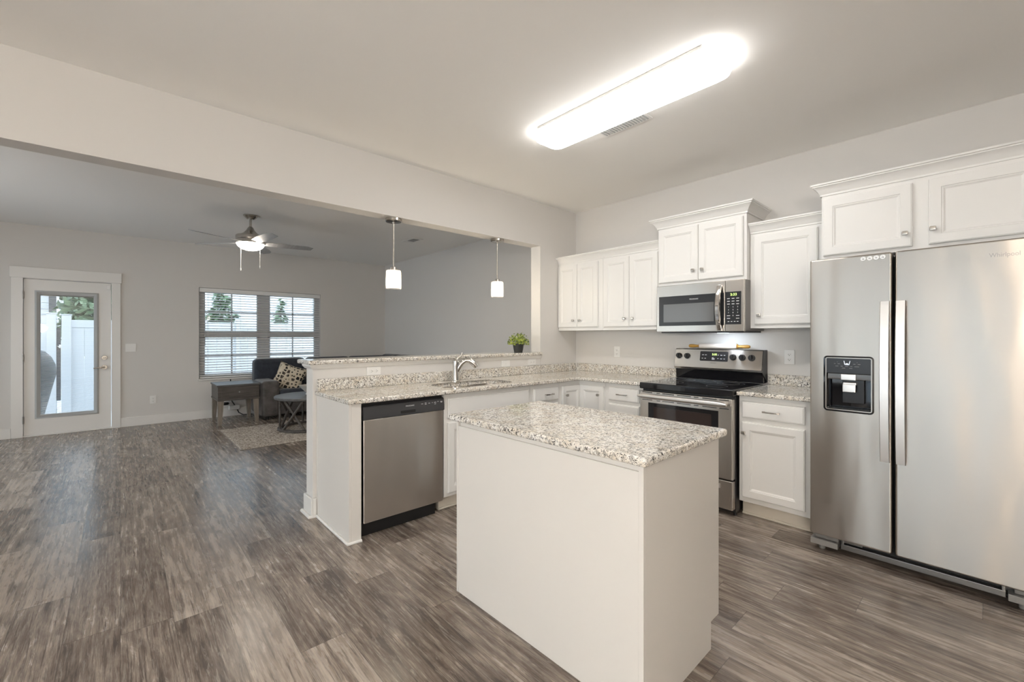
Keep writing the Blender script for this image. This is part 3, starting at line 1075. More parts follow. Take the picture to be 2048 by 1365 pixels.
for px, pw, pz in ((0.43, 0.016, 0.825), (0.458, 0.014, 0.829), (0.458, 0.014, 0.820), (0.487, 0.013, 0.825), (0.512, 0.005, 0.826), (0.535, 0.018, 0.826), (0.56, 0.010, 0.830), (0.535, 0.014, 0.815), (0.588, 0.018, 0.828), (0.588, 0.013, 0.822)):
    yy = -0.029 + 0.007 * (pz - 0.80) / 0.045
    mb.box(px - pw / 2, px + pw / 2, yy - 0.0004, yy + 0.002, pz - 0.0016, pz + 0.0016)
mb.build('button_print', 'print_white', cp, local=True)
MB().box(0.0, DWW - 0.04, 0.035, 0.06, 0.0, 0.101, 0.002).build('toe_kick', 'black_plastic', dw, local=True)

# ------------------------------------------------------------------ range
rg = thing('range', 'freestanding stainless electric range with black glass cooktop', 'range', (-1.61, 3.6, 0))
RX0, RX1 = -1.985, -1.236
MB().box(RX0, RX1, 3.30, 3.955, 0.02, 0.868, 0.003).build('body', 'black_plastic', rg)
ct = MB().box(RX0 - 0.002, RX1 + 0.002, 3.245, 3.86, 0.862, 0.914, 0.008, 3).build('cooktop', 'black_gloss', rg)
mb = MB()
for cx, cy, r_ in ((-1.80, 3.42, 0.10), (-1.42, 3.42, 0.075), (-1.80, 3.69, 0.075), (-1.42, 3.69, 0.10), (-1.61, 3.73, 0.045)):
    for rr in (r_, r_ * 0.62) if r_ > 0.09 else (r_,):
        n = 40
        rings = [[Vector((cx + q * math.cos(2 * PI * i / n), cy + q * math.sin(2 * PI * i / n), zz)) for i in range(n)] for q, zz in ((rr, 0.9142), (rr, 0.9146), (rr + 0.002, 0.9146), (rr + 0.002, 0.9142))]
        mb.loops(rings, False, False)
mb.build('burner_print', 'print_gray', ct)
od = MB().box(RX0 + 0.003, RX1 - 0.003, 3.248, 3.299, 0.262, 0.845, 0.006, 3).build('oven_door', 'stainless', rg)
MB().rings_rect(-1.905, -1.338, 0.395, 0.752, [(0, 3.249), (0, 3.2465), (0.002, 3.2455), (0.045, 3.2455)]).build('window_border', 'black_gloss', od)
MB().rings_rect(-1.855, -1.388, 0.44, 0.722, [(0, 3.2454), (0, 3.2445), (0.002, 3.2442)]).build('window_pane', 'oven_glass', od)
vent_rows = (MB(), MB())
for a, b_ in ((-1.96, -1.87), (-1.83, -1.80), (-1.78, -1.68), (-1.655, -1.545), (-1.52, -1.485), (-1.455, -1.35), (-1.33, -1.265)):
    vent_rows[0].box(a, b_, 3.2465, 3.25, 0.832, 0.838)
    vent_rows[1].box(a, b_, 3.2465, 3.25, 0.771, 0.7755)
for mb in vent_rows:
    mb.build('vent_grille', 'dark_slot', od)
mb = MB()
hx0, hx1 = RX0 + 0.005, RX1 - 0.03
n = 16
rings = []
for i in range(n + 1):
    t_ = i / n
    x = hx0 + (hx1 - hx0) * t_
    e = min(1.0, min(t_, 1 - t_) * n / 1.0 * 0.5 + 0.45)
    rings.append([Vector((x, 3.208 + 0.014 * math.cos(2 * PI * k / 16), 0.807 + 0.0185 * e * math.sin(2 * PI * k / 16))) for k in range(16)])
mb.loops(rings)
for x in (hx0 + 0.03, hx1 - 0.03):
    mb.box(x - 0.014, x + 0.014, 3.21, 3.2485, 0.795, 0.819, 0.004)
mb.build('handle', 'handle_steel', od)
dd = MB().box(RX0 + 0.003, RX1 - 0.003, 3.252, 3.299, 0.045, 0.252, 0.006, 3).build('storage_drawer', 'stainless', rg)
MB().box(-1.90, -1.325, 3.2465, 3.253, 0.190, 0.222, 0.003).build('handle', 'handle_steel', dd)
# backguard
mb = MB()
sec = [(3.955, 0.915), (3.875, 0.915), (3.868, 1.000), (3.955, 1.000)]
mb.slab(sec, RX0 + 0.004, RX1 - 0.004, 0.001, mp=lambda a, b_, h: Vector((h, a, b_)))
bgd = mb.build('backguard', 'black_gloss', rg)
sec = [(3.955, 1.006), (3.842, 1.006), (3.835, 1.022), (3.838, 1.034), (3.868, 1.180), (3.876, 1.187), (3.955, 1.187)]
bgp = MB().slab(sec, RX0 + 0.004, RX1 - 0.004, 0.001, mp=lambda a, b_, h: Vector((h, a, b_))).build('control_panel', 'stainless', rg)
MB().slab([(3.956, 0.92), (3.845, 1.0), (3.845, 1.02), (3.87, 1.185), (3.956, 1.185)], RX1 - 0.0038, RX1 + 0.001, 0.001, mp=lambda a, b_, h: Vector((h, a, b_))).build('side_cap', 'black_plastic', rg)
ta = math.atan2(0.030, 0.146)
panel_y = lambda zz: 3.838 + 0.030 * (zz - 1.034) / 0.146
mb = MB()
mb.slab([(a, b_) for a, b_ in rrect(-1.748, -1.508, 1.082, 1.166, 0.008, 4)], 0, 0.003, mp=lambda a, b_, h: Vector((a, panel_y(b_) - h + 0.0005, b_)))
dsp = mb.build('display', 'charcoal_panel', rg)
rotp = Matrix.Rotation(PI / 2 - ta, 3, 'X')
rl = rg.location


def on_panel(x, zz, o_=0.003):
    return Vector((x, panel_y(zz) - o_, zz)) - rl


lettering('lettering', '2:32', 0.022, 'display_green', dsp, on_panel(-1.622, 1.140), rotp, spacing=1.1)
mb = MB()
for px, pz, pw in ((-1.722, 1.135, 0.016), (-1.697, 1.135, 0.016), (-1.725, 1.105, 0.013), (-1.700, 1.105, 0.013), (-1.635, 1.112, 0.014), (-1.630, 1.105, 0.024), (-1.630, 1.098, 0.024), (-1.590, 1.136, 0.008), (-1.590, 1.106, 0.008), (-1.563, 1.135, 0.016), (-1.563, 1.104, 0.016), (-1.537, 1.135, 0.013), (-1.537, 1.104, 0.013)):
    yy = panel_y(pz)
    MB().box(px - pw / 2, px + pw / 2, yy - 0.0032, yy - 0.001, pz - 0.0022, pz + 0.0022).build('button_print', 'print_white', dsp)
lettering('lettering', 'FRIGIDAIRE', 0.0095, 'print_gray', bgp, on_panel(-1.628, 1.066, 0.0008), rotp, spacing=1.1)
for kx in (-1.943, -1.866, -1.467, -1.393, -1.320):
    nrm = Vector((0, -math.cos(ta), math.sin(ta)))
    p = Vector((kx, panel_y(1.120), 1.120))
    mb = MB()
    mb.cyl(p, p + nrm * 0.006, 0.027, 0.026, 24).cyl(p + nrm * 0.005, p + nrm * 0.024, 0.023, 0.021, 24)
    q = p + nrm * 0.028
    mb.box(q.x - 0.005, q.x + 0.005, q.y - 0.006, q.y + 0.004, q.z - 0.021, q.z + 0.021, 0.002)
    mb.build('knob', 'black_plastic', rg)
for x in (RX0 + 0.012, RX1 - 0.012):
    for y in (3.32, 3.92):
        MB().cyl((x, y, 0), (x, y, 0.021), 0.012, n=12).build('foot', 'black_plastic', rg)

# rolling pin lying on the range's back panel
rp = thing('rolling_pin', 'pale rolling pin with yellow wooden handles lying on the range backguard', 'rolling pin', (-1.62, 3.91, 1.1872))
zc, yc = 1.1872 + 0.0245, 3.912
mb = MB()
mb.tube([(-1.775, yc, zc), (-1.774, yc, zc), (-1.455, yc, zc), (-1.454, yc, zc)], [0.021, 0.024, 0.024, 0.021], 24)
mb.build('barrel', 'wood_pale', rp)
for s_, xa in ((-1, -1.7755), (1, -1.4535)):
    pts = [(xa + s_ * q, yc, zc) for q in (0.0, 0.004, 0.012, 0.03, 0.06, 0.085, 0.098, 0.104)]
    MB().tube(pts, [0.019, 0.019, 0.011, 0.012, 0.0155, 0.0155, 0.012, 0.004], 18).build('handle', 'wood_yellow', rp)

# ------------------------------------------------------------------ microwave
mw = thing('microwave', 'stainless over-the-range microwave with arched handle', 'microwave', (-1.63, 3.75, 1.338))
MX0, MX1, MZ0, MZ1, MY = -1.992, -1.262, 1.338, 1.740, 3.535
MB().box(MX0, MX1 - 0.001, 3.565, 3.965, MZ0 + 0.006, MZ1 - 0.001, 0.002).build('case', 'gray_plastic', mw)
SPX = -1.404
df = MB().box(MX0, SPX - 0.001, MY, 3.5645, MZ0, MZ1, 0.004, 3).build('door', 'stainless', mw)
MB().rings_rect(-1.968, -1.412, 1.390, 1.645, [(0, MY + 0.001), (0, MY - 0.001), (0.002, MY - 0.002), (0.004, MY - 0.002)]).build('window_border', 'charcoal_panel', df)
MB().rings_rect(-1.925, -1.490, 1.420, 1.577, [(0, MY - 0.0015), (0.001, MY - 0.003), (0.004, MY - 0.003)]).build('window_pane', 'glass_gray', df)
lettering('lettering', 'FRIGIDAIRE', 0.014, 'print_white', df, Vector((-1.655, MY - 0.0022, 1.610)) - mw.location, FRONT, spacing=1.05)
hx = -1.444
n = 14
rings = []
for i in range(n + 1):
    t_ = -1 + 2 * i / n
    zz = 1.525 + 0.178 * t_
    yy = MY - 0.012 - 0.042 * (1 - t_ * t_)
    wd_ = 0.017
    rings.append([Vector((hx - wd_, yy - 0.004, zz)), Vector((hx - wd_ * 0.6, yy - 0.009, zz)), Vector((hx + wd_ * 0.6, yy - 0.009, zz)), Vector((hx + wd_, yy - 0.004, zz)), Vector((hx + wd_, yy + 0.009, zz)), Vector((hx - wd_, yy + 0.009, zz))])
mb = MB().loops(rings)
for zz in (1.352, 1.698):
    mb.box(hx - 0.013, hx + 0.013, MY - 0.016, MY + 0.002, zz - 0.010, zz + 0.010, 0.003)
mb.build('handle', 'chrome', df)
kp = MB().box(SPX + 0.001, MX1, MY, 3.5645, MZ0, MZ1, 0.004, 3).build('control_panel', 'stainless', mw)
pad = MB().rings_rect(-1.401, -1.284, 1.393, 1.648, [(0, MY + 0.001), (0, MY - 0.001), (0.002, MY - 0.002), (0.004, MY - 0.002)]).build('keypad', 'charcoal_panel', mw)
lettering('lettering', '2:33', 0.026, 'display_green', pad, Vector((-1.340, MY - 0.0022, 1.625)) - mw.location, FRONT, spacing=1.1)
mb = MB()
for r_, zz in enumerate((1.595, 1.574, 1.552)):
    for c_ in range(3):
        MB().box(-1.378 + c_ * 0.034 - 0.010, -1.378 + c_ * 0.034 + 0.010, MY - 0.0026, MY - 0.001, zz - 0.0025, zz + 0.0025).build('button_print', 'print_white', pad)
for x, zz in ((-1.31, 1.461), (-1.378, 1.440), (-1.31, 1.440), (-1.378, 1.461), (-1.378, 1.415), (-1.355, 1.415), (-1.332, 1.415), (-1.31, 1.415)):
    MB().box(x - (0.012 if zz > 1.43 else 0.006), x + (0.012 if zz > 1.43 else 0.006), MY - 0.0026, MY - 0.001, zz - 0.002, zz + 0.002).build('button_print', 'print_white', pad)
for k, dg in enumerate('1234567890'):
    r_, c_ = divmod(k, 3) if k < 9 else (3, 1)
    lettering('lettering', dg, 0.0135, 'print_white', pad, Vector((-1.378 + c_ * 0.034, MY - 0.0022, 1.529 - r_ * 0.0225)) - mw.location, FRONT)
MB().box(MX0 + 0.02, MX1 - 0.02, 3.58, 3.955, MZ0 - 0.010, MZ0 + 0.0055, 0.003).build('vent_base', 'black_plastic', mw)
MB().box(-1.55, -1.47, 3.74, 3.775, MZ0 - 0.0115, MZ0 - 0.0098).build('task_lamp', 'hood_lamp', mw)
la = bpy.data.lights.new('cooktop_light', 'AREA')
la.shape = 'RECTANGLE'
la.size, la.size_y = 0.09, 0.035
la.energy = 0.7
la.color = (0.78, 0.88, 1.0)
lo = bpy.data.objects.new('cooktop_light', la)
C.objects.link(lo)
lo.parent = mw
lo.location = Vector((-1.51, 3.757, MZ0 - 0.014)) - mw.location
lo.rotation_euler = (math.radians(25), 0, 0)

# ------------------------------------------------------------------ fridge
fg = thing('fridge', 'stainless side-by-side fridge with ice and water dispenser', 'fridge', (-0.29, 3.55, 0))
FX0, FX1, FY = -0.745, 0.168, 3.14
MB().box(FX0 + 0.004, FX1 - 0.004, 3.225, 3.94, 0.05, 1.755, 0.004).build('case', 'gray_plastic', fg)
GX = -0.357
hz = list(reversed(rrect(-0.671, -0.443, 0.860, 1.180, 0.016, 5)))
mpf = lambda a, b_, h: Vector((a, h, b_))
dz0, dz1 = 0.098, 1.766
dL = MB().slab(rrect(FX0, GX - 0.006, dz0, dz1, 0.012, 3), FY, 3.215, 0.010, [hz], mp=mpf).build('freezer_door', 'fridge_steel', fg)
dR = MB().slab(rrect(GX + 0.006, FX1, dz0, dz1, 0.012, 3), FY, 3.215, 0.010, mp=mpf).build('fridge_door', 'fridge_steel', fg)
MB().box(GX - 0.03, GX + 0.03, 3.216, 3.224, dz0, dz1 - 0.02).build('gasket', 'dark_slot', fg)
# dispenser: open black recess with control head, spout and paddle
mb = MB()
rings = []
for ins, y in ((-0.004, FY - 0.0015), (0.004, FY - 0.003), (0.006, FY + 0.002), (0.008, FY + 0.072)):
    rings.append([Vector((a, y, b_)) for a, b_ in offset_poly(rrect(-0.671, -0.443, 0.860, 1.180, 0.016, 5), ins)])
mb.loops(rings, False, True)
dsp = mb.build('dispenser', 'black_gloss', dL)
hd = MB().box(-0.665, -0.449, FY + 0.0005, FY + 0.05, 1.080, 1.1735, 0.004).build('control_head', 'charcoal_panel', dsp)
# (names below the door stay one level deep)
hd.parent = dL
MB().box(-0.658, -0.450, FY + 0.012, FY + 0.06, 1.046, 1.080, 0.003).build('chute_guard', 'glass_gray', dL)
MB().box(-0.592, -0.522, FY + 0.004, FY + 0.05, 1.043, 1.078, 0.003).box(-0.586, -0.522, FY + 0.02, FY + 0.05, 1.012, 1.030, 0.005).box(-0.586, -0.524, FY + 0.012, FY + 0.022, 0.972, 1.018, 0.004).build('spout_paddle', 'handle_steel', dL)
MB().box(-0.592, -0.490, FY + 0.045, FY + 0.07, 0.905, 1.044, 0.004).build('paddle_back', 'charcoal_panel', dL)
MB().box(-0.655, -0.459, FY + 0.006, FY + 0.065, 0.868, 0.876, 0.003).build('drip_tray', 'black_plastic', dL)
mb = MB()
for px, pz, pw in ((-0.620, 1.138, 0.008), (-0.601, 1.138, 0.012), (-0.528, 1.138, 0.010), (-0.506, 1.138, 0.012), (-0.610, 1.124, 0.014), (-0.587, 1.124, 0.010), (-0.564, 1.124, 0.014), (-0.542, 1.124, 0.009), (-0.517, 1.124, 0.022), (-0.578, 1.113, 0.016), (-0.544, 1.113, 0.014), (-0.608, 1.148, 0.003), (-0.515, 1.148, 0.003)):
    mb.box(px - pw / 2, px + pw / 2, FY - 0.0001, FY + 0.002, pz - 0.0015, pz + 0.0015)
mb.build('button_print', 'print_gray', dL)
mb = MB()
mb.tube([(-0.576, FY - 0.0002, 1.156), (-0.572, FY - 0.0002, 1.134), (-0.552, FY - 0.0002, 1.134), (-0.548, FY - 0.0002, 1.156)], 0.0011, 6).box(-0.568, -0.556, FY - 0.0006, FY + 0.002, 1.137, 1.141)
mb.build('glass_symbol', 'display_white', dL)


def fridge_handle(x0, x1, parent):
    n = 16
    rings = []
    for i in range(n + 1):
        t_ = -1 + 2 * i / n
        zz = 1.05 + 0.442 * t_
        yy = FY - 0.026 - 0.030 * (1 - t_ * t_)
        rings.append([Vector((x0, yy, zz)), Vector((x0 + 0.003, yy - 0.006, zz)), Vector((x1 - 0.003, yy - 0.006, zz)), Vector((x1, yy, zz)), Vector((x1 - 0.002, yy + 0.012, zz)), Vector((x0 + 0.002, yy + 0.012, zz))])
    mb = MB().loops(rings)
    for zz in (0.632, 1.468):
        mb.box(x0 + 0.006, x1 - 0.006, FY - 0.022, FY + 0.001, zz - 0.022, zz + 0.022, 0.003)
    mb.build('handle', 'handle_steel', parent)


fridge_handle(-0.411, -0.369, dL)
fridge_handle(-0.346, -0.304, dR)
lettering('lettering', 'Whirlpool', 0.030, 'steel_dark', dR, Vector((0.045, FY - 0.0006, 1.692)) - fg.location, FRONT, sx=0.80)
mb = MB()
mb.box(-0.60, 0.05, 3.185, 3.23, 0.030, 0.062, 0.003)
mb.box(-0.60, -0.50, 3.20, 3.23, 0.066, 0.094, 0.003).box(-0.60, -0.585, 3.19, 3.23, 0.03, 0.094, 0.003).box(0.035, 0.05, 3.19, 3.23, 0.03, 0.085, 0.003)
mb.build('base_grille', 'steel_dark', fg)
MB().box(-0.595, 0.045, 3.222, 3.26, 0.03, 0.098).build('grille_opening', 'dark_slot', fg)
for a, b_ in ((FX0, -0.608), (0.056, FX1)):
    MB().box(a, b_, 3.150, 3.23, 0.032, 0.066, 0.003).box(a + 0.02, b_, 3.17, 3.23, 0.070, 0.094, 0.003).cyl((a + 0.05, 3.20, 0.0), (a + 0.05, 3.20, 0.034), 0.016, n=14).build('foot', 'gray_plastic', fg)
for x in (FX0 + 0.06, FX1 - 0.06):
    MB().cyl((x, 3.85, 0.0), (x, 3.85, 0.052), 0.02, n=14).build('foot', 'gray_plastic', fg)

mg_labels = ['round silver magnet on the freezer door, farthest from the door gap', 'round silver magnet on the freezer door, second from the far end of the row',
             'round silver magnet on the freezer door, second from the door gap', 'round silver magnet on the freezer door, nearest the door gap']
for k in range(4):
    x = -0.487 + 0.0285 * k
    m0 = MB().cyl((x, FY - 0.0003, 1.741), (x, FY - 0.004, 1.741), 0.0128, 0.0120, 24).build('magnet', 'handle_steel', None, origin=(x, FY, 1.741))
    tag(m0, mg_labels[k], 'magnet', 'round magnets on the freezer door')
    mk = MB().box(-0.0045, 0.002, -0.0046, -0.0038, -0.0005, 0.0015).box(0.001, 0.0038, -0.0046, -0.0038, -0.006, 0.001).box(-0.0045, -0.0015, -0.0046, -0.0038, -0.001, -0.005).box(-0.004, -0.001, -0.0046, -0.0038, 0.006, 0.0075).build('embossed_mark', 'steel_dark', m0, local=True)

# ------------------------------------------------------------------ outlets and switches


def plate(name, label, cat, c, nrm, horiz, kind, group=None):
    """c centre on the wall, nrm the way it faces ('x+' or 'y-')"""
    r = thing(name, label, cat, c, {'y-': 0.0, 'x+': R90}[nrm], group)
    w_, h_ = (0.116, 0.064) if horiz else (0.072, 0.116)
    if kind == 'double':
        w_, h_ = 0.116, 0.116
    MB().slab(rrect(-w_ / 2, w_ / 2, -h_ / 2, h_ / 2, 0.004, 2), -0.006, 0.0, 0.002, mp=lambda a, b_, h: Vector((a, h, b_))).build('cover_plate', 'plastic_white', r, local=True)
    if kind == 'outlet':
        for s_ in (-1, 1):
            dx, dz = (s_ * 0.02, 0) if horiz else (0, s_ * 0.02)
            rc = MB().slab(rrect(dx - 0.0155, dx + 0.0155, dz - 0.0145, dz + 0.0145, 0.007, 4), -0.0078, -0.006, 0.0006, mp=lambda a, b_, h: Vector((a, h, b_))).build('receptacle', 'plastic_white', r, local=True)
            mb = MB()
            if horiz:
                mb.box(dx - 0.004, dx + 0.004, -0.0084, -0.0074, -0.0075, -0.0052).box(dx - 0.003, dx + 0.003, -0.0084, -0.0074, 0.0052, 0.0075).cyl((dx + 0.009, -0.0084, 0), (dx + 0.009, -0.0074, 0), 0.0026, n=10)
            else:
                mb.box(-0.0075, -0.0052, -0.0084, -0.0074, dz - 0.002, dz + 0.006).box(0.0052, 0.0075, -0.0084, -0.0074, dz - 0.001, dz + 0.005).cyl((0, -0.0084, dz - 0.007), (0, -0.0074, dz - 0.007), 0.0026, n=10)
            mb.build('slots', 'dark_slot', rc, local=True)
    else:
        xs = (-0.023, 0.023) if kind == 'double' else (0,)
        for x in xs:
            if horiz:
                MB().box(x - 0.012, x + 0.012, -0.0072, -0.005, -0.005, 0.005, 0.001).box(x - 0.003, x + 0.010, -0.013, -0.006, -0.0035, 0.0035, 0.001).build('toggle', 'plastic_white', r, local=True)
            else:
                MB().box(x - 0.005, x + 0.005, -0.0072, -0.005, -0.012, 0.012, 0.001).box(x - 0.0035, x + 0.0035, -0.013, -0.006, -0.001, 0.010, 0.001).build('toggle', 'plastic_white', r, local=True)
    return r


plate('outlet', 'white sideways outlet on the half wall above the dishwasher', 'outlet', (XK + 0.0002, 1.483, 1.0255), 'x+', True, 'outlet', 'outlets and switches')
plate('light_switch', 'white sideways switch plate on the half wall beyond the faucet', 'switch', (XK + 0.0002, 2.867, 1.0255), 'x+', True, 'switch', 'outlets and switches')
plate('outlet', 'white sideways outlet on the half wall below the potted plant', 'outlet', (XK + 0.0002, 3.240, 1.0255), 'x+', True, 'outlet', 'outlets and switches')
plate('outlet', 'white upright outlet under the corner wall cabinet', 'outlet', (-2.699, YR - 0.0002, 1.131), 'y-', False, 'outlet', 'outlets and switches')
plate('outlet', 'white upright outlet above the short worktop beside the fridge', 'outlet', (-1.079, YR - 0.0002, 1.133), 'y-', False, 'outlet', 'outlets and switches')
plate('light_switch', 'white double switch plate on the far wall beside the back door', 'switch', (XF + 0.0002, 0.111, 1.135), 'x+', False, 'double', 'outlets and switches')
plate('outlet', 'white upright outlet low on the far wall near the end table', 'outlet', (XF + 0.0002, 0.360, 0.360), 'x+', False, 'outlet', 'outlets and switches')

# ------------------------------------------------------------------ lamps
LX0, LX1, LY0, LY1 = -2.165, -0.895, 2.135, 2.405
cl = thing('ceiling_light', 'long white wraparound ceiling light over the island', 'ceiling light', ((LX0 + LX1) / 2, (LY0 + LY1) / 2, ZC))
MB().box(LX0 + 0.06, LX1 - 0.06, LY0 - 0.004, LY1 + 0.004, ZC - 0.016, ZC - 0.0005, 0.003).build('housing', 'trim_white', cl)
rings = []
for ins, zz in ((0.004, ZC - 0.017), (0.0, ZC - 0.030), (0.0, ZC - 0.050), (0.008, ZC - 0.068), (0.03, ZC - 0.082), (0.06, ZC - 0.088)):
    rings.append([Vector((a, b_, zz)) for a, b_ in rrect(LX0 + ins, LX1 - ins, LY0 + ins, LY1 - ins, 0.075 - ins * 0.4, 8)])
mb = MB().loops(rings[:4], False, False, mi=1)
mb.loops(rings[3:], False, True, mi=0)
bmesh.ops.remove_doubles(mb.bm, verts=mb.bm.verts[:], dist=1e-5)
mb.build('lens', ['lamp_lens', 'lamp_lens_edge'], cl)

vt = thing('ceiling_vent', 'white slotted air vent in the kitchen ceiling beside the long light', 'vent', (-1.675, 2.535, ZC))
MB().box(-1.86, -1.49, 2.465, 2.60, ZC - 0.008, ZC - 0.0004, 0.003).build('frame', 'plastic_white', vt)
mb = MB()
for k in range(16):
    x = -1.842 + k * 0.0215
    mb.box(x, x + 0.010, 2.485, 2.58, ZC - 0.0105, ZC - 0.0078)
mb.build('slats', 'slat_seal', vt)
vt = thing('ceiling_vent', 'small air vent in the living room ceiling behind the pendants', 'vent', (-5.83, 3.25, ZC))
MB().box(-6.0, -5.66, 3.16, 3.34, ZC - 0.008, ZC - 0.0004, 0.003).build('frame', 'plastic_white', vt)
MB().box(-5.88, -5.70, 3.20, 3.30, ZC - 0.010, ZC - 0.0075).build('slats', 'steel_dark', vt)


def pendant(label, y):
    x = -3.345
    p = thing('pendant_light', label, 'pendant light', (x, y, 2.28), 0, 'pendant lights over the bar')
    MB().lathe([(0.0, -0.0005), (0.068, -0.0005), (0.068, -0.020), (0.062, -0.026), (0.012, -0.028), (0.010, -0.034)], (x, y, 2.28), 32).build('canopy', 'nickel', p)
    MB().cyl((x, y, 2.25), (x, y, 1.868), 0.0065, n=12).build('rod', 'nickel', p)
    MB().lathe([(0.010, 0.035), (0.022, 0.030), (0.026, 0.0), (0.026, -0.03), (0.020, -0.034)], (x, y, 1.845), 24).build('socket', 'nickel', p)
    n = 32
    rings = []
    for r_, zz in ((0.022, 1.853), (0.055, 1.850), (0.061, 1.842), (0.062, 1.80), (0.062, 1.697), (0.0585, 1.697), (0.0585, 1.80), (0.0575, 1.840), (0.053, 1.846), (0.022, 1.848)):
        rings.append([Vector((x + r_ * math.cos(2 * PI * i / n), y + r_ * math.sin(2 * PI * i / n), zz)) for i in range(n)])
    MB().loops(rings, False, False).build('lamp_shade', 'seeded_glass', p)
    MB().lathe([(0.004, 0.0), (0.018, 0.006), (0.027, 0.022), (0.027, 0.036), (0.018, 0.058), (0.013, 0.075), (0.013, 0.084)], (x, y, 1.728), 20).build('bulb', 'bulb_glow', p)
    return p


pendant('glass pendant light hanging over the bar above the dishwasher end', 1.692)
pendant('glass pendant light hanging over the bar nearer the potted plant', 2.825)

# added fill lamps, unseen behind the viewpoint: hanging globes and a standing bowl lamp
chx, chy = 1.2, -1.9
ch = thing('fill_chandelier', 'added unseen hanging globes giving fill light from behind the viewpoint', 'fill_chandelier', (chx, chy, ZC))
MB().lathe([(0.0, -0.0005), (0.07, -0.0005), (0.07, -0.025), (0.0, -0.03)], (chx, chy, ZC), 28).cyl((chx, chy, ZC - 0.02), (chx, chy, 1.40), 0.010).build('stem', 'nickel', ch)
for k in range(4):
    a = math.radians(20 + 90 * k)
    gx, gy = chx + 0.28 * math.cos(a), chy + 0.28 * math.sin(a)
    MB().tube([(chx, chy, 1.41), ((chx + gx) / 2, (chy + gy) / 2, 1.37), (gx, gy, 1.41)], 0.008, 10).build('arm', 'nickel', ch)
    MB().lathe([(0.11 * math.sin(q * PI / 14), -0.11 * math.cos(q * PI / 14)) for q in range(15)], (gx, gy, 1.525), 28).build('globe', 'fill_globe', ch)
flx, fly = -5.6, -1.9
fl = thing('fill_floor_lamp', 'added unseen fill lamp with an open bowl in the living room', 'fill lamp', (flx, fly, 0))
MB().lathe([(0.0, 0.0), (0.14, 0.0), (0.14, 0.015), (0.02, 0.03), (0.0, 0.03)], (flx, fly, 0), 28).build('base', 'nickel', fl)
MB().cyl((flx, fly, 0.03), (flx, fly, 1.20), 0.012).build('pole', 'nickel', fl)
MB().lathe([(0.02, 1.70), (0.10, 1.74), (0.17, 1.80), (0.20, 1.87), (0.195, 1.87), (0.16, 1.81), (0.0, 1.76)], (flx, fly, -0.5), 32).build('lamp_shade', 'fill_bowl', fl)

# ceiling fan
fxc, fyc = -5.93, 1.153
fn = thing('ceiling_fan', 'brushed nickel five-blade ceiling fan with lit bowl lamp', 'ceiling fan', (fxc, fyc, ZC))
MB().lathe([(0.075, -0.0005), (0.075, -0.012), (0.066, -0.022), (0.040, -0.046), (0.022, -0.050)], (fxc, fyc, ZC), 32).build('canopy', 'nickel', fn)
MB().cyl((fxc, fyc, ZC - 0.045), (fxc, fyc, ZC - 0.145), 0.014, n=14).build('downrod', 'nickel', fn)
MB().lathe([(0.018, -0.135), (0.030, -0.150), (0.045, -0.180), (0.075, -0.215), (0.115, -0.236), (0.148, -0.246), (0.153, -0.255), (0.153, -0.290), (0.149, -0.296), (0.153, -0.302), (0.153, -0.335), (0.147, -0.340)], (fxc, fyc, ZC), 40).build('motor_housing', 'nickel', fn)
MB().lathe([(0.146, -0.336), (0.143, -0.352), (0.128, -0.376), (0.100, -0.398), (0.060, -0.413), (0.0, -0.419)], (fxc, fyc, ZC), 40, cap0=False).build('lamp_bowl', 'fan_lens', fn)
for k in range(5):
    a = math.radians(8 + 72 * k)
    mb = MB()
    pts = [(0.13, -0.045), (0.20, -0.056), (0.34, -0.068), (0.52, -0.066), (0.62, -0.058), (0.685, -0.022), (0.660, 0.050), (0.52, 0.060), (0.34, 0.062), (0.20, 0.054), (0.13, 0.045)]
    mb.slab(pts, -0.003, 0.003, 0.001)
    M = Matrix.Translation((fxc, fyc, 2.415)) @ Matrix.Rotation(a, 4, 'Z') @ Matrix.Rotation(math.radians(-12), 4, 'X')
    bmesh.ops.transform(mb.bm, matrix=M, verts=mb.bm.verts[:])
    mb.build('blade', 'blade_wood', fn)
for dx, dy, zb in ((-0.085, -0.085, 2.085), (0.075, 0.085, 2.11)):
    MB().cyl((fxc + dx, fyc + dy, ZC - 0.335), (fxc + dx, fyc + dy, zb + 0.03), 0.0022, n=8).tube([(fxc + dx, fyc + dy, zb + 0.032), (fxc + dx, fyc + dy, zb + 0.02), (fxc + dx, fyc + dy, zb)], [0.003, 0.0065, 0.004], 10).build('pull_chain', 'slat_white', fn)

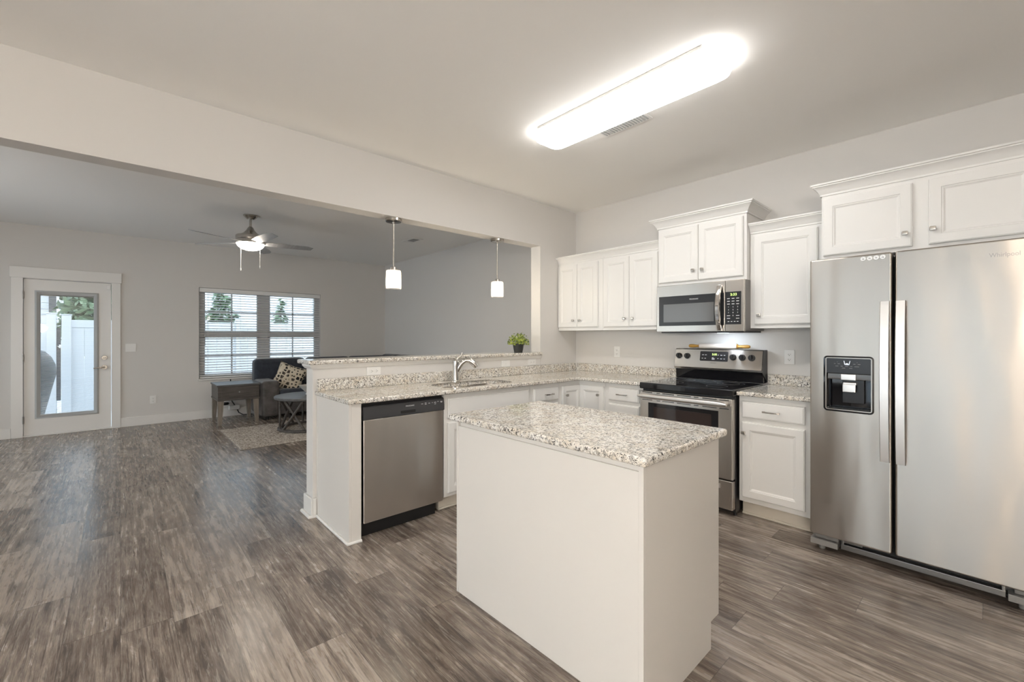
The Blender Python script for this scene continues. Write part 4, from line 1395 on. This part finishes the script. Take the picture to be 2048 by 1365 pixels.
# ------------------------------------------------------------------ potted plant
px, py, pz = -3.36, 3.13, 1.1277
pl = thing('potted_plant', 'small leafy green plant in black pot on the bar top', 'plant', (px, py, pz))
MB().lathe([(0.044, 0.0), (0.050, 0.03), (0.058, 0.080), (0.062, 0.088), (0.062, 0.096), (0.056, 0.096), (0.052, 0.075)], (px, py, pz), 28, cap1=True).build('pot', 'pot_black', pl)
MB().lathe([(0.0, 0.078), (0.054, 0.078)], (px, py, pz), 20, cap0=False, cap1=False).build('soil', 'soil', pl)
rnd = random.Random(3)
mb = MB()
stem_mb = MB()
for k in range(420):
    th, u_ = rnd.uniform(0, 2 * PI), rnd.uniform(-0.25, 1.0)
    ph = math.acos(max(-1, min(1, u_)))
    rr = rnd.uniform(0.55, 1.05)
    q = Vector((0.118 * rr * math.sin(ph) * math.cos(th), 0.118 * rr * math.sin(ph) * math.sin(th), 0.105 + 0.105 * rr * math.cos(ph)))
    if q.z < 0.08:
        q.z = 0.08
    c_ = Vector((px, py, pz)) + q
    nrm = (q - Vector((0, 0, 0.06))).normalized() + Vector((rnd.uniform(-.8, .8), rnd.uniform(-.8, .8), rnd.uniform(-.8, .8)))
    nrm.normalize()
    u1 = nrm.orthogonal().normalized()
    u1 = (Matrix.Rotation(rnd.uniform(0, 6.28), 3, nrm) @ u1)
    v1 = nrm.cross(u1)
    s_ = rnd.uniform(0.009, 0.015)
    vs = [c_ - u1 * s_, c_ - v1 * s_ * 0.55 + nrm * 0.001, c_ + u1 * s_ * 0.3 - v1 * s_ * 0.6, c_ + u1 * s_, c_ + u1 * s_ * 0.3 + v1 * s_ * 0.6, c_ + v1 * s_ * 0.55 + nrm * 0.001]
    mb.bm.faces.new([mb.bm.verts.new(p) for p in vs])
    if k % 9 == 0:
        stem_mb.tube([(px, py, pz + 0.07), c_], 0.0012, 4)
mb.build('foliage', 'plant_leaf', pl, angle=0, recalc=False)
stem_mb.build('stems', 'plant_leaf', pl)

# ------------------------------------------------------------------ living room furniture
et = thing('end_table', 'dark grey wooden end table with one drawer below the window', 'end table', (-7.8, 1.31, 0))
EX0, EX1, EY0, EY1 = -8.10, -7.49, 1.035, 1.585
MB().box(EX0, EX1, EY0, EY1, 0.562, 0.588, 0.004).build('table_top', 'wood_slate', et)
MB().box(EX0 + 0.012, EX1 - 0.008, EY0 + 0.012, EY1 - 0.012, 0.375, 0.5615, 0.003).box(EX0 + 0.006, EX1 - 0.002, EY0 + 0.006, EY1 - 0.006, 0.352, 0.375, 0.003).build('apron', 'wood_gray', et)
ed = MB().box(EX1 - 0.010, EX1 - 0.003, EY0 + 0.055, EY1 - 0.055, 0.392, 0.548, 0.002).build('drawer', 'wood_gray', et)
MB().tube([(EX1 - 0.003, 1.31, 0.475), (EX1 + 0.012, 1.31, 0.475), (EX1 + 0.020, 1.31, 0.475)], [0.005, 0.006, 0.010], 14).build('knob', 'chrome', ed)
for x, y, sx, sy in ((EX1 - 0.05, EY0 + 0.05, 1, -1), (EX1 - 0.05, EY1 - 0.05, 1, 1), (EX0 + 0.05, EY0 + 0.05, -1, -1), (EX0 + 0.05, EY1 - 0.05, -1, 1)):
    top = [Vector((x + a * 0.036, y + b_ * 0.036, 0.352)) for a, b_ in ((-1, -1), (1, -1), (1, 1), (-1, 1))]
    bot = [Vector((x + sx * 0.018 + a * 0.022, y + sy * 0.012 + b_ * 0.022, 0.0)) for a, b_ in ((-1, -1), (1, -1), (1, 1), (-1, 1))]
    MB().loops([bot, top]).build('leg', 'wood_taupe', et)

# sofa: long run under the window, return along the side wall
sf = thing('sofa', 'dark navy sectional sofa under the window behind the bar', 'sofa', (-7.8, 2.8, 0))
SX0, SX1, SY0 = -8.27, -7.50, 1.615
MB().box(SX0, SX1 - 0.02, SY0 + 0.02, 3.98, 0.07, 0.30, 0.02).box(SX1 - 0.02, -6.15, 3.22, 3.98, 0.07, 0.30, 0.02).build('base', 'sofa_brown', sf)
MB().box(SX0, SX1, SY0, SY0 + 0.245, 0.05, 0.602, 0.045, 4).build('arm', 'sofa_brown', sf)
MB().box(-6.38, -6.14, 3.22, 3.98, 0.05, 0.602, 0.045, 4).build('arm', 'sofa_brown', sf)
for y0, y1 in ((SY0 + 0.25, 2.43), (2.44, 3.21)):
    MB().box(-8.02, SX1 + 0.01, y0, y1, 0.30, 0.46, 0.05, 4).build('seat_cushion', 'sofa_navy', sf)
for x0, x1 in ((-8.02, -7.24), (-7.23, -6.39)):
    MB().box(x0, x1, 3.215, 3.78, 0.30, 0.46, 0.05, 4).build('seat_cushion', 'sofa_navy', sf)
for y0, y1 in ((SY0 + 0.005, 2.42), (2.435, 3.20), (3.21, 3.97)):
    MB().box(-8.28, -8.03, y0, y1, 0.44, 0.925, 0.07, 4).build('back_cushion', 'sofa_navy', sf)
for x0, x1 in ((-8.02, -7.46), (-7.45, -6.92), (-6.91, -6.39)):
    MB().box(x0, x1, 3.77, 4.0, 0.44, 0.955, 0.07, 4).build('back_cushion', 'sofa_navy', sf)
for x, y in ((-8.2, 1.70), (-7.58, 1.70), (-8.2, 3.9), (-6.25, 3.9), (-6.25, 3.3), (-7.5, 3.3)):
    MB().cyl((x, y, 0), (x, y, 0.072), 0.022, 0.026, 12).build('foot', 'black_plastic', sf)

# pillow
mb = MB()
n = 14
grid = [[None] * (n + 1) for _ in range(n + 1)]
sides = []
for sgn in (1, -1):
    g = []
    for i in range(n + 1):
        row = []
        for j in range(n + 1):
            u_, v_ = -1 + 2 * i / n, -1 + 2 * j / n
            th = 0.085 * ((1 - u_ ** 4) * (1 - v_ ** 4)) ** 0.5
            pin = 1 - 0.10 * (1 - abs(u_)) * abs(v_) ** 3 - 0.0
            pin2 = 1 - 0.10 * (1 - abs(v_)) * abs(u_) ** 3
            row.append(mb.bm.verts.new(Vector((sgn * th, u_ * 0.225 * pin2, v_ * 0.225 * pin))))
        g.append(row)
    for i in range(n):
        for j in range(n):
            mb.bm.faces.new((g[i][j], g[i + 1][j], g[i + 1][j + 1], g[i][j + 1]))
bmesh.ops.remove_doubles(mb.bm, verts=mb.bm.verts[:], dist=1e-5)
o = mb.build('throw_pillow', 'pillow_print', None, angle=180)
o.location = (-7.72, 2.06, 0.615)
o.rotation_euler = (math.radians(-22), math.radians(-18), math.radians(-16))
tag(o, 'black and beige ring-patterned throw pillow leaning on the sofa', 'pillow')

# rug and coffee table
ru = thing('rug', 'beige brown speckled shag rug in front of the sofa', 'rug', (-6.4, 2.2, 0))
mb = MB()
RXa, RXb, RYa, RYb = -7.10, -5.72, 1.015, 3.25
nx, ny = 92, 140
rnd = random.Random(11)
vs = []
for i in range(nx + 1):
    row = []
    for j in range(ny + 1):
        edge = i in (0, nx) or j in (0, ny)
        row.append(mb.bm.verts.new(Vector((RXa + (RXb - RXa) * i / nx + (0 if edge else rnd.uniform(-.004, .004)), RYa + (RYb - RYa) * j / ny + (0 if edge else rnd.uniform(-.004, .004)), 0.004 if edge else 0.013 + rnd.uniform(-0.004, 0.005)))))
    vs.append(row)
for i in range(nx):
    for j in range(ny):
        mb.bm.faces.new((vs[i][j], vs[i + 1][j], vs[i + 1][j + 1], vs[i][j + 1]))
mb.build('pile', 'rug_pile', ru, angle=0, recalc=False)
MB().box(RXa - 0.006, RXb + 0.006, RYa - 0.006, RYb + 0.006, 0.0005, 0.0055, 0.002).build('binding', 'wood_taupe', ru)

tx, ty = -6.447, 1.966
ctb = thing('coffee_table', 'round grey coffee table with crossed legs on the rug', 'coffee table', (tx, ty, 0.018))
MB().lathe([(0.0, 0.436), (0.405, 0.436), (0.425, 0.444), (0.430, 0.452), (0.430, 0.472), (0.424, 0.478), (0.0, 0.478)], (tx, ty, 0), 56).build('table_top', 'wood_slate', ctb)
n = 56
rings = [[Vector((tx + r_ * math.cos(2 * PI * i / n), ty + r_ * math.sin(2 * PI * i / n), zz)) for i in range(n)] for r_, zz in ((0.33, 0.019), (0.375, 0.019), (0.388, 0.026), (0.388, 0.042), (0.378, 0.048), (0.33, 0.048), (0.33, 0.019))]
MB().loops(rings, False, False).build('base_ring', 'wood_gray', ctb)
for k in range(4):
    a = math.radians(40 + 90 * k)
    for s_ in (-1, 1):
        p0 = Vector((tx + 0.355 * math.cos(a - s_ * 0.42), ty + 0.355 * math.sin(a - s_ * 0.42), 0.046))
        p1 = Vector((tx + 0.355 * math.cos(a + s_ * 0.42), ty + 0.355 * math.sin(a + s_ * 0.42), 0.437))
        rad = Vector((math.cos(a), math.sin(a), 0)) * 0.012 * s_
        MB().cyl(p0 + rad, p1 + rad, 0.018, n=8).build('leg', 'wood_gray', ctb)
    a2 = a + PI / 4
    MB().cyl((tx + 0.36 * math.cos(a2), ty + 0.36 * math.sin(a2), 0.046), (tx + 0.36 * math.cos(a2), ty + 0.36 * math.sin(a2), 0.437), 0.014, n=10).build('post', 'wood_gray', ctb)
o = MB().lathe([(0.05, 0.0), (0.055, 0.012), (0.04, 0.025), (0.085, 0.07), (0.138, 0.125), (0.142, 0.131), (0.132, 0.128), (0.075, 0.075), (0.0, 0.045)], (tx - 0.02, ty + 0.02, 0.4782), 36).build('bowl', 'ceramic', None, origin=(tx - 0.02, ty + 0.02, 0.4782))
tag(o, 'pale wide bowl on the round coffee table', 'bowl')

# cable clutter under the end table
cb = thing('power_cord', 'black cord and plug adapters on the baseboard behind the end table', 'power cord', (XF + 0.05, 1.36, 0.0))
MB().tube([(XF + 0.03, 1.33, 0.60), (XF + 0.03, 1.335, 0.36), (XF + 0.035, 1.35, 0.24), (XF + 0.05, 1.40, 0.15), (XF + 0.07, 1.44, 0.05), (XF + 0.09, 1.50, 0.012), (XF + 0.10, 1.62, 0.012)], 0.008, 8).build('cord', 'black_plastic', cb)
MB().lathe([(0.0, 0), (0.04, 0.004), (0.052, 0.022), (0.04, 0.045), (0.0, 0.05)], (XF + 0.07, 1.255, 0.19), 20).build('black_adapter', 'black_plastic', cb)
MB().box(XF + 0.02, XF + 0.075, 1.30, 1.46, 0.10, 0.175, 0.02, 3).build('white_adapter', 'plastic_white', cb)

# ------------------------------------------------------------------ outside
GZ = -0.15
struct('ground', MB().box(-40, XF - 0.15, -25, 25, GZ - 0.1, GZ), 'concrete', 'pale concrete patio outside the back door', 'ground')
struct('ground_rear', MB().box(-14, 8, -30, YB - 0.16, GZ - 0.1, GZ), 'concrete', 'pale ground behind the house', 'ground')


def fence(label, name, y0, y1, ztop, posts, x=-11.2):
    r = thing(name, label, 'fence', (x, (y0 + y1) / 2, GZ), group='white vinyl fence sections')
    mb = MB()
    y = y0
    while y < y1 - 0.01:
        y2 = min(y + 0.29, y1)
        mb.box(x - 0.012, x + 0.012, y + 0.0015, y2 - 0.0015, GZ + 0.06, ztop - 0.10)
        y = y2
    mb.build('boards', 'vinyl_white', r)
    for z0, z1 in ((ztop - 0.14, ztop), (GZ + 0.03, GZ + 0.17)):
        MB().box(x - 0.025, x + 0.025, y0, y1, z0, z1, 0.005).build('rail', 'vinyl_white', r)
    for p in posts:
        MB().box(x - 0.06, x + 0.06, p - 0.06, p + 0.06, GZ, ztop + 0.08, 0.005).box(x - 0.07, x + 0.07, p - 0.07, p + 0.07, ztop + 0.08, ztop + 0.10, 0.01).build('post', 'vinyl_white', r)
    return r


fence('white vinyl fence run seen through the window and the back door', 'fence', -0.78, 6.5, 1.60, (-0.72, 1.95, 4.3, 6.5))
g = fence('white vinyl fence gate with dark gap strip outside the back door', 'fence_gate', -2.2, -0.845, 1.62, (-0.905, -2.2))
MB().box(-11.215, -11.17, -0.842, -0.792, 0.15, 1.45, 0.004).build('gap_strip', 'cover_dark', g)  # dark strip standing in for the dark gap between gate and post
MB().tube([(-11.17, -0.83, 1.13), (-11.13, -0.80, 1.10), (-11.14, -0.80, 1.14), (-11.17, -0.80, 1.10)], 0.012, 8).build('latch', 'chrome', g)

gr = thing('barbecue_grill', 'dark covered barbecue grill standing outside the glass door', 'grill', (-9.7, -1.1, GZ))
rings = []
for z, y1, hw in ((0.02, -0.90, 0.16), (0.10, -0.86, 0.20), (0.45, -0.79, 0.25), (0.72, -0.735, 0.29), (0.86, -0.745, 0.30), (0.98, -0.79, 0.27), (1.07, -0.86, 0.20), (1.10, -0.95, 0.12)):
    yc, hy = (-1.45 + y1) / 2, (y1 + 1.45) / 2
    rings.append([Vector((-9.7 + hw * math.copysign(abs(math.cos(t)) ** 0.6, math.cos(t)), yc + hy * math.copysign(abs(math.sin(t)) ** 0.6, math.sin(t)), z)) for t in [2 * PI * i / 28 for i in range(28)]])
MB().loops(rings).build('cover', 'cover_dark', gr)
for y in (-1.35, -0.86):
    MB().cyl((-9.52, y, GZ + 0.09), (-9.47, y, GZ + 0.09), 0.09, n=20).build('wheel', 'black_plastic', gr)
MB().box(-9.85, -9.55, -1.4, -0.92, GZ + 0.08, 0.03).build('cart', 'steel_dark', gr)


def conifer(label, x, y, h, r, seed, z0=GZ, n=2600):
    rd = random.Random(seed)
    tr_ = thing('conifer_tree', label, 'tree', (x, y, z0), group='trees beyond the fence')
    MB().cyl((x, y, z0), (x, y, z0 + h * 0.95), 0.07, 0.015, 10).build('trunk', 'bark', tr_)
    mb = MB()
    for k in range(n):
        t_ = 1 - math.sqrt(rd.random())
        zz = z0 + 0.35 + (h - 0.35) * t_
        lay = 0.75 + 0.25 * math.sin(zz * 14 + rd.uniform(-.5, .5))
        rr = r * (1 - t_) * lay * rd.uniform(0.35, 1.0) + 0.02
        a = rd.uniform(0, 2 * PI)
        c_ = Vector((x + rr * math.cos(a), y + rr * math.sin(a), zz - 0.15 * rr))
        d1 = Vector((math.cos(a), math.sin(a), -0.35 + rd.uniform(-.3, .3))).normalized()
        d2 = d1.cross(Vector((rd.uniform(-1, 1), rd.uniform(-1, 1), 1))).normalized()
        s_ = rd.uniform(0.05, 0.12)
        vs = [c_ - d1 * s_, c_ + d2 * s_ * 0.35, c_ + d1 * s_, c_ - d2 * s_ * 0.35]
        mb.bm.faces.new([mb.bm.verts.new(p) for p in vs])
    mb.build('foliage', 'tree_leaf', tr_, angle=0, recalc=False)


def round_tree(label, x, y, h, r, seed, n=3000):
    rd = random.Random(seed)
    tr_ = thing('leafy_tree', label, 'tree', (x, y, GZ), group='trees beyond the fence')
    MB().cyl((x, y, GZ), (x, y, GZ + h - r), 0.12, 0.06, 10).build('trunk', 'bark', tr_)
    mb = MB()
    for k in range(n):
        v = Vector((rd.gauss(0, 1), rd.gauss(0, 1), rd.gauss(0, 1))).normalized() * r * rd.uniform(0.6, 1.0) * (0.85 + 0.15 * rd.random())
        c_ = Vector((x, y, GZ + h - r)) + v
        d1 = Vector((rd.uniform(-1, 1), rd.uniform(-1, 1), rd.uniform(-1, 1))).normalized()
        d2 = d1.orthogonal().normalized()
        s_ = rd.uniform(0.07, 0.15)
        mb.bm.faces.new([mb.bm.verts.new(p) for p in (c_ - d1 * s_, c_ + d2 * s_ * 0.5, c_ + d1 * s_, c_ - d2 * s_ * 0.5)])
    mb.build('foliage', 'tree_leaf', tr_, angle=0, recalc=False)


conifer('taller green conifer beyond the fence, seen in the window nearer the back door', -13.6, 1.98, 2.95, 1.05, 1, n=3600)
conifer('shorter green conifer beyond the fence, seen behind the window mullion', -14.9, 3.72, 2.65, 0.95, 2, n=2000)
round_tree('broad leafy tree seen in the top of the back door glass', -14.4, -0.11, 3.0, 1.08, 5)


def house(label, x, y0, y1, zt, ridge, win):
    h = thing('house', label, 'house', (x, (y0 + y1) / 2, GZ), group='neighbouring houses')
    mb = MB()
    mb.box(x - 5, x, y0, y1, GZ, zt)
    z = GZ + 0.2
    while z < zt:
        mb.box(x, x + 0.012, y0, y1, z, z + 0.13)
        z += 0.15
    mb.build('walls', 'siding', h)
    MB().box(x - 0.01, x + 0.05, y1 - 0.12, y1 + 0.01, GZ, zt).build('corner_board', 'cover_dark' if ridge else 'vinyl_white', h)
    mb = MB()
    e = 0.35
    zr = zt + 1.7
    rg_ = [[Vector((x + e, y, zt - 0.12)), Vector((x - 2.5, y, zr)), Vector((x - 5 - e, y, zt - 0.12)), Vector((x - 5 - e, y, zt)), Vector((x - 2.5, y, zr + 0.14)), Vector((x + e, y, zt))] for y in (y0 - e, y1 + e)]
    mb.loops(rg_)
    mb.build('roof', 'roof_gray', h)
    for (a, b_, c, d_) in win:
        f = MB().box(x + 0.01, x + 0.05, a, b_, c, d_, 0.005).build('window', 'vinyl_white', h)
        MB().box(x + 0.045, x + 0.055, a + 0.06, b_ - 0.06, c + 0.06, d_ - 0.06).build('pane', 'glass_gray', f)


house('white sided house seen through the back door above the gate', -16.0, -9.0, -1.22, 3.2, True, [])
house('white sided house with a window seen in the upper window glass', -21.0, 2.6, 12.0, 6.0, False, [(6.6, 7.5, 2.0, 3.3), (4.2, 5.0, 3.2, 4.6)])
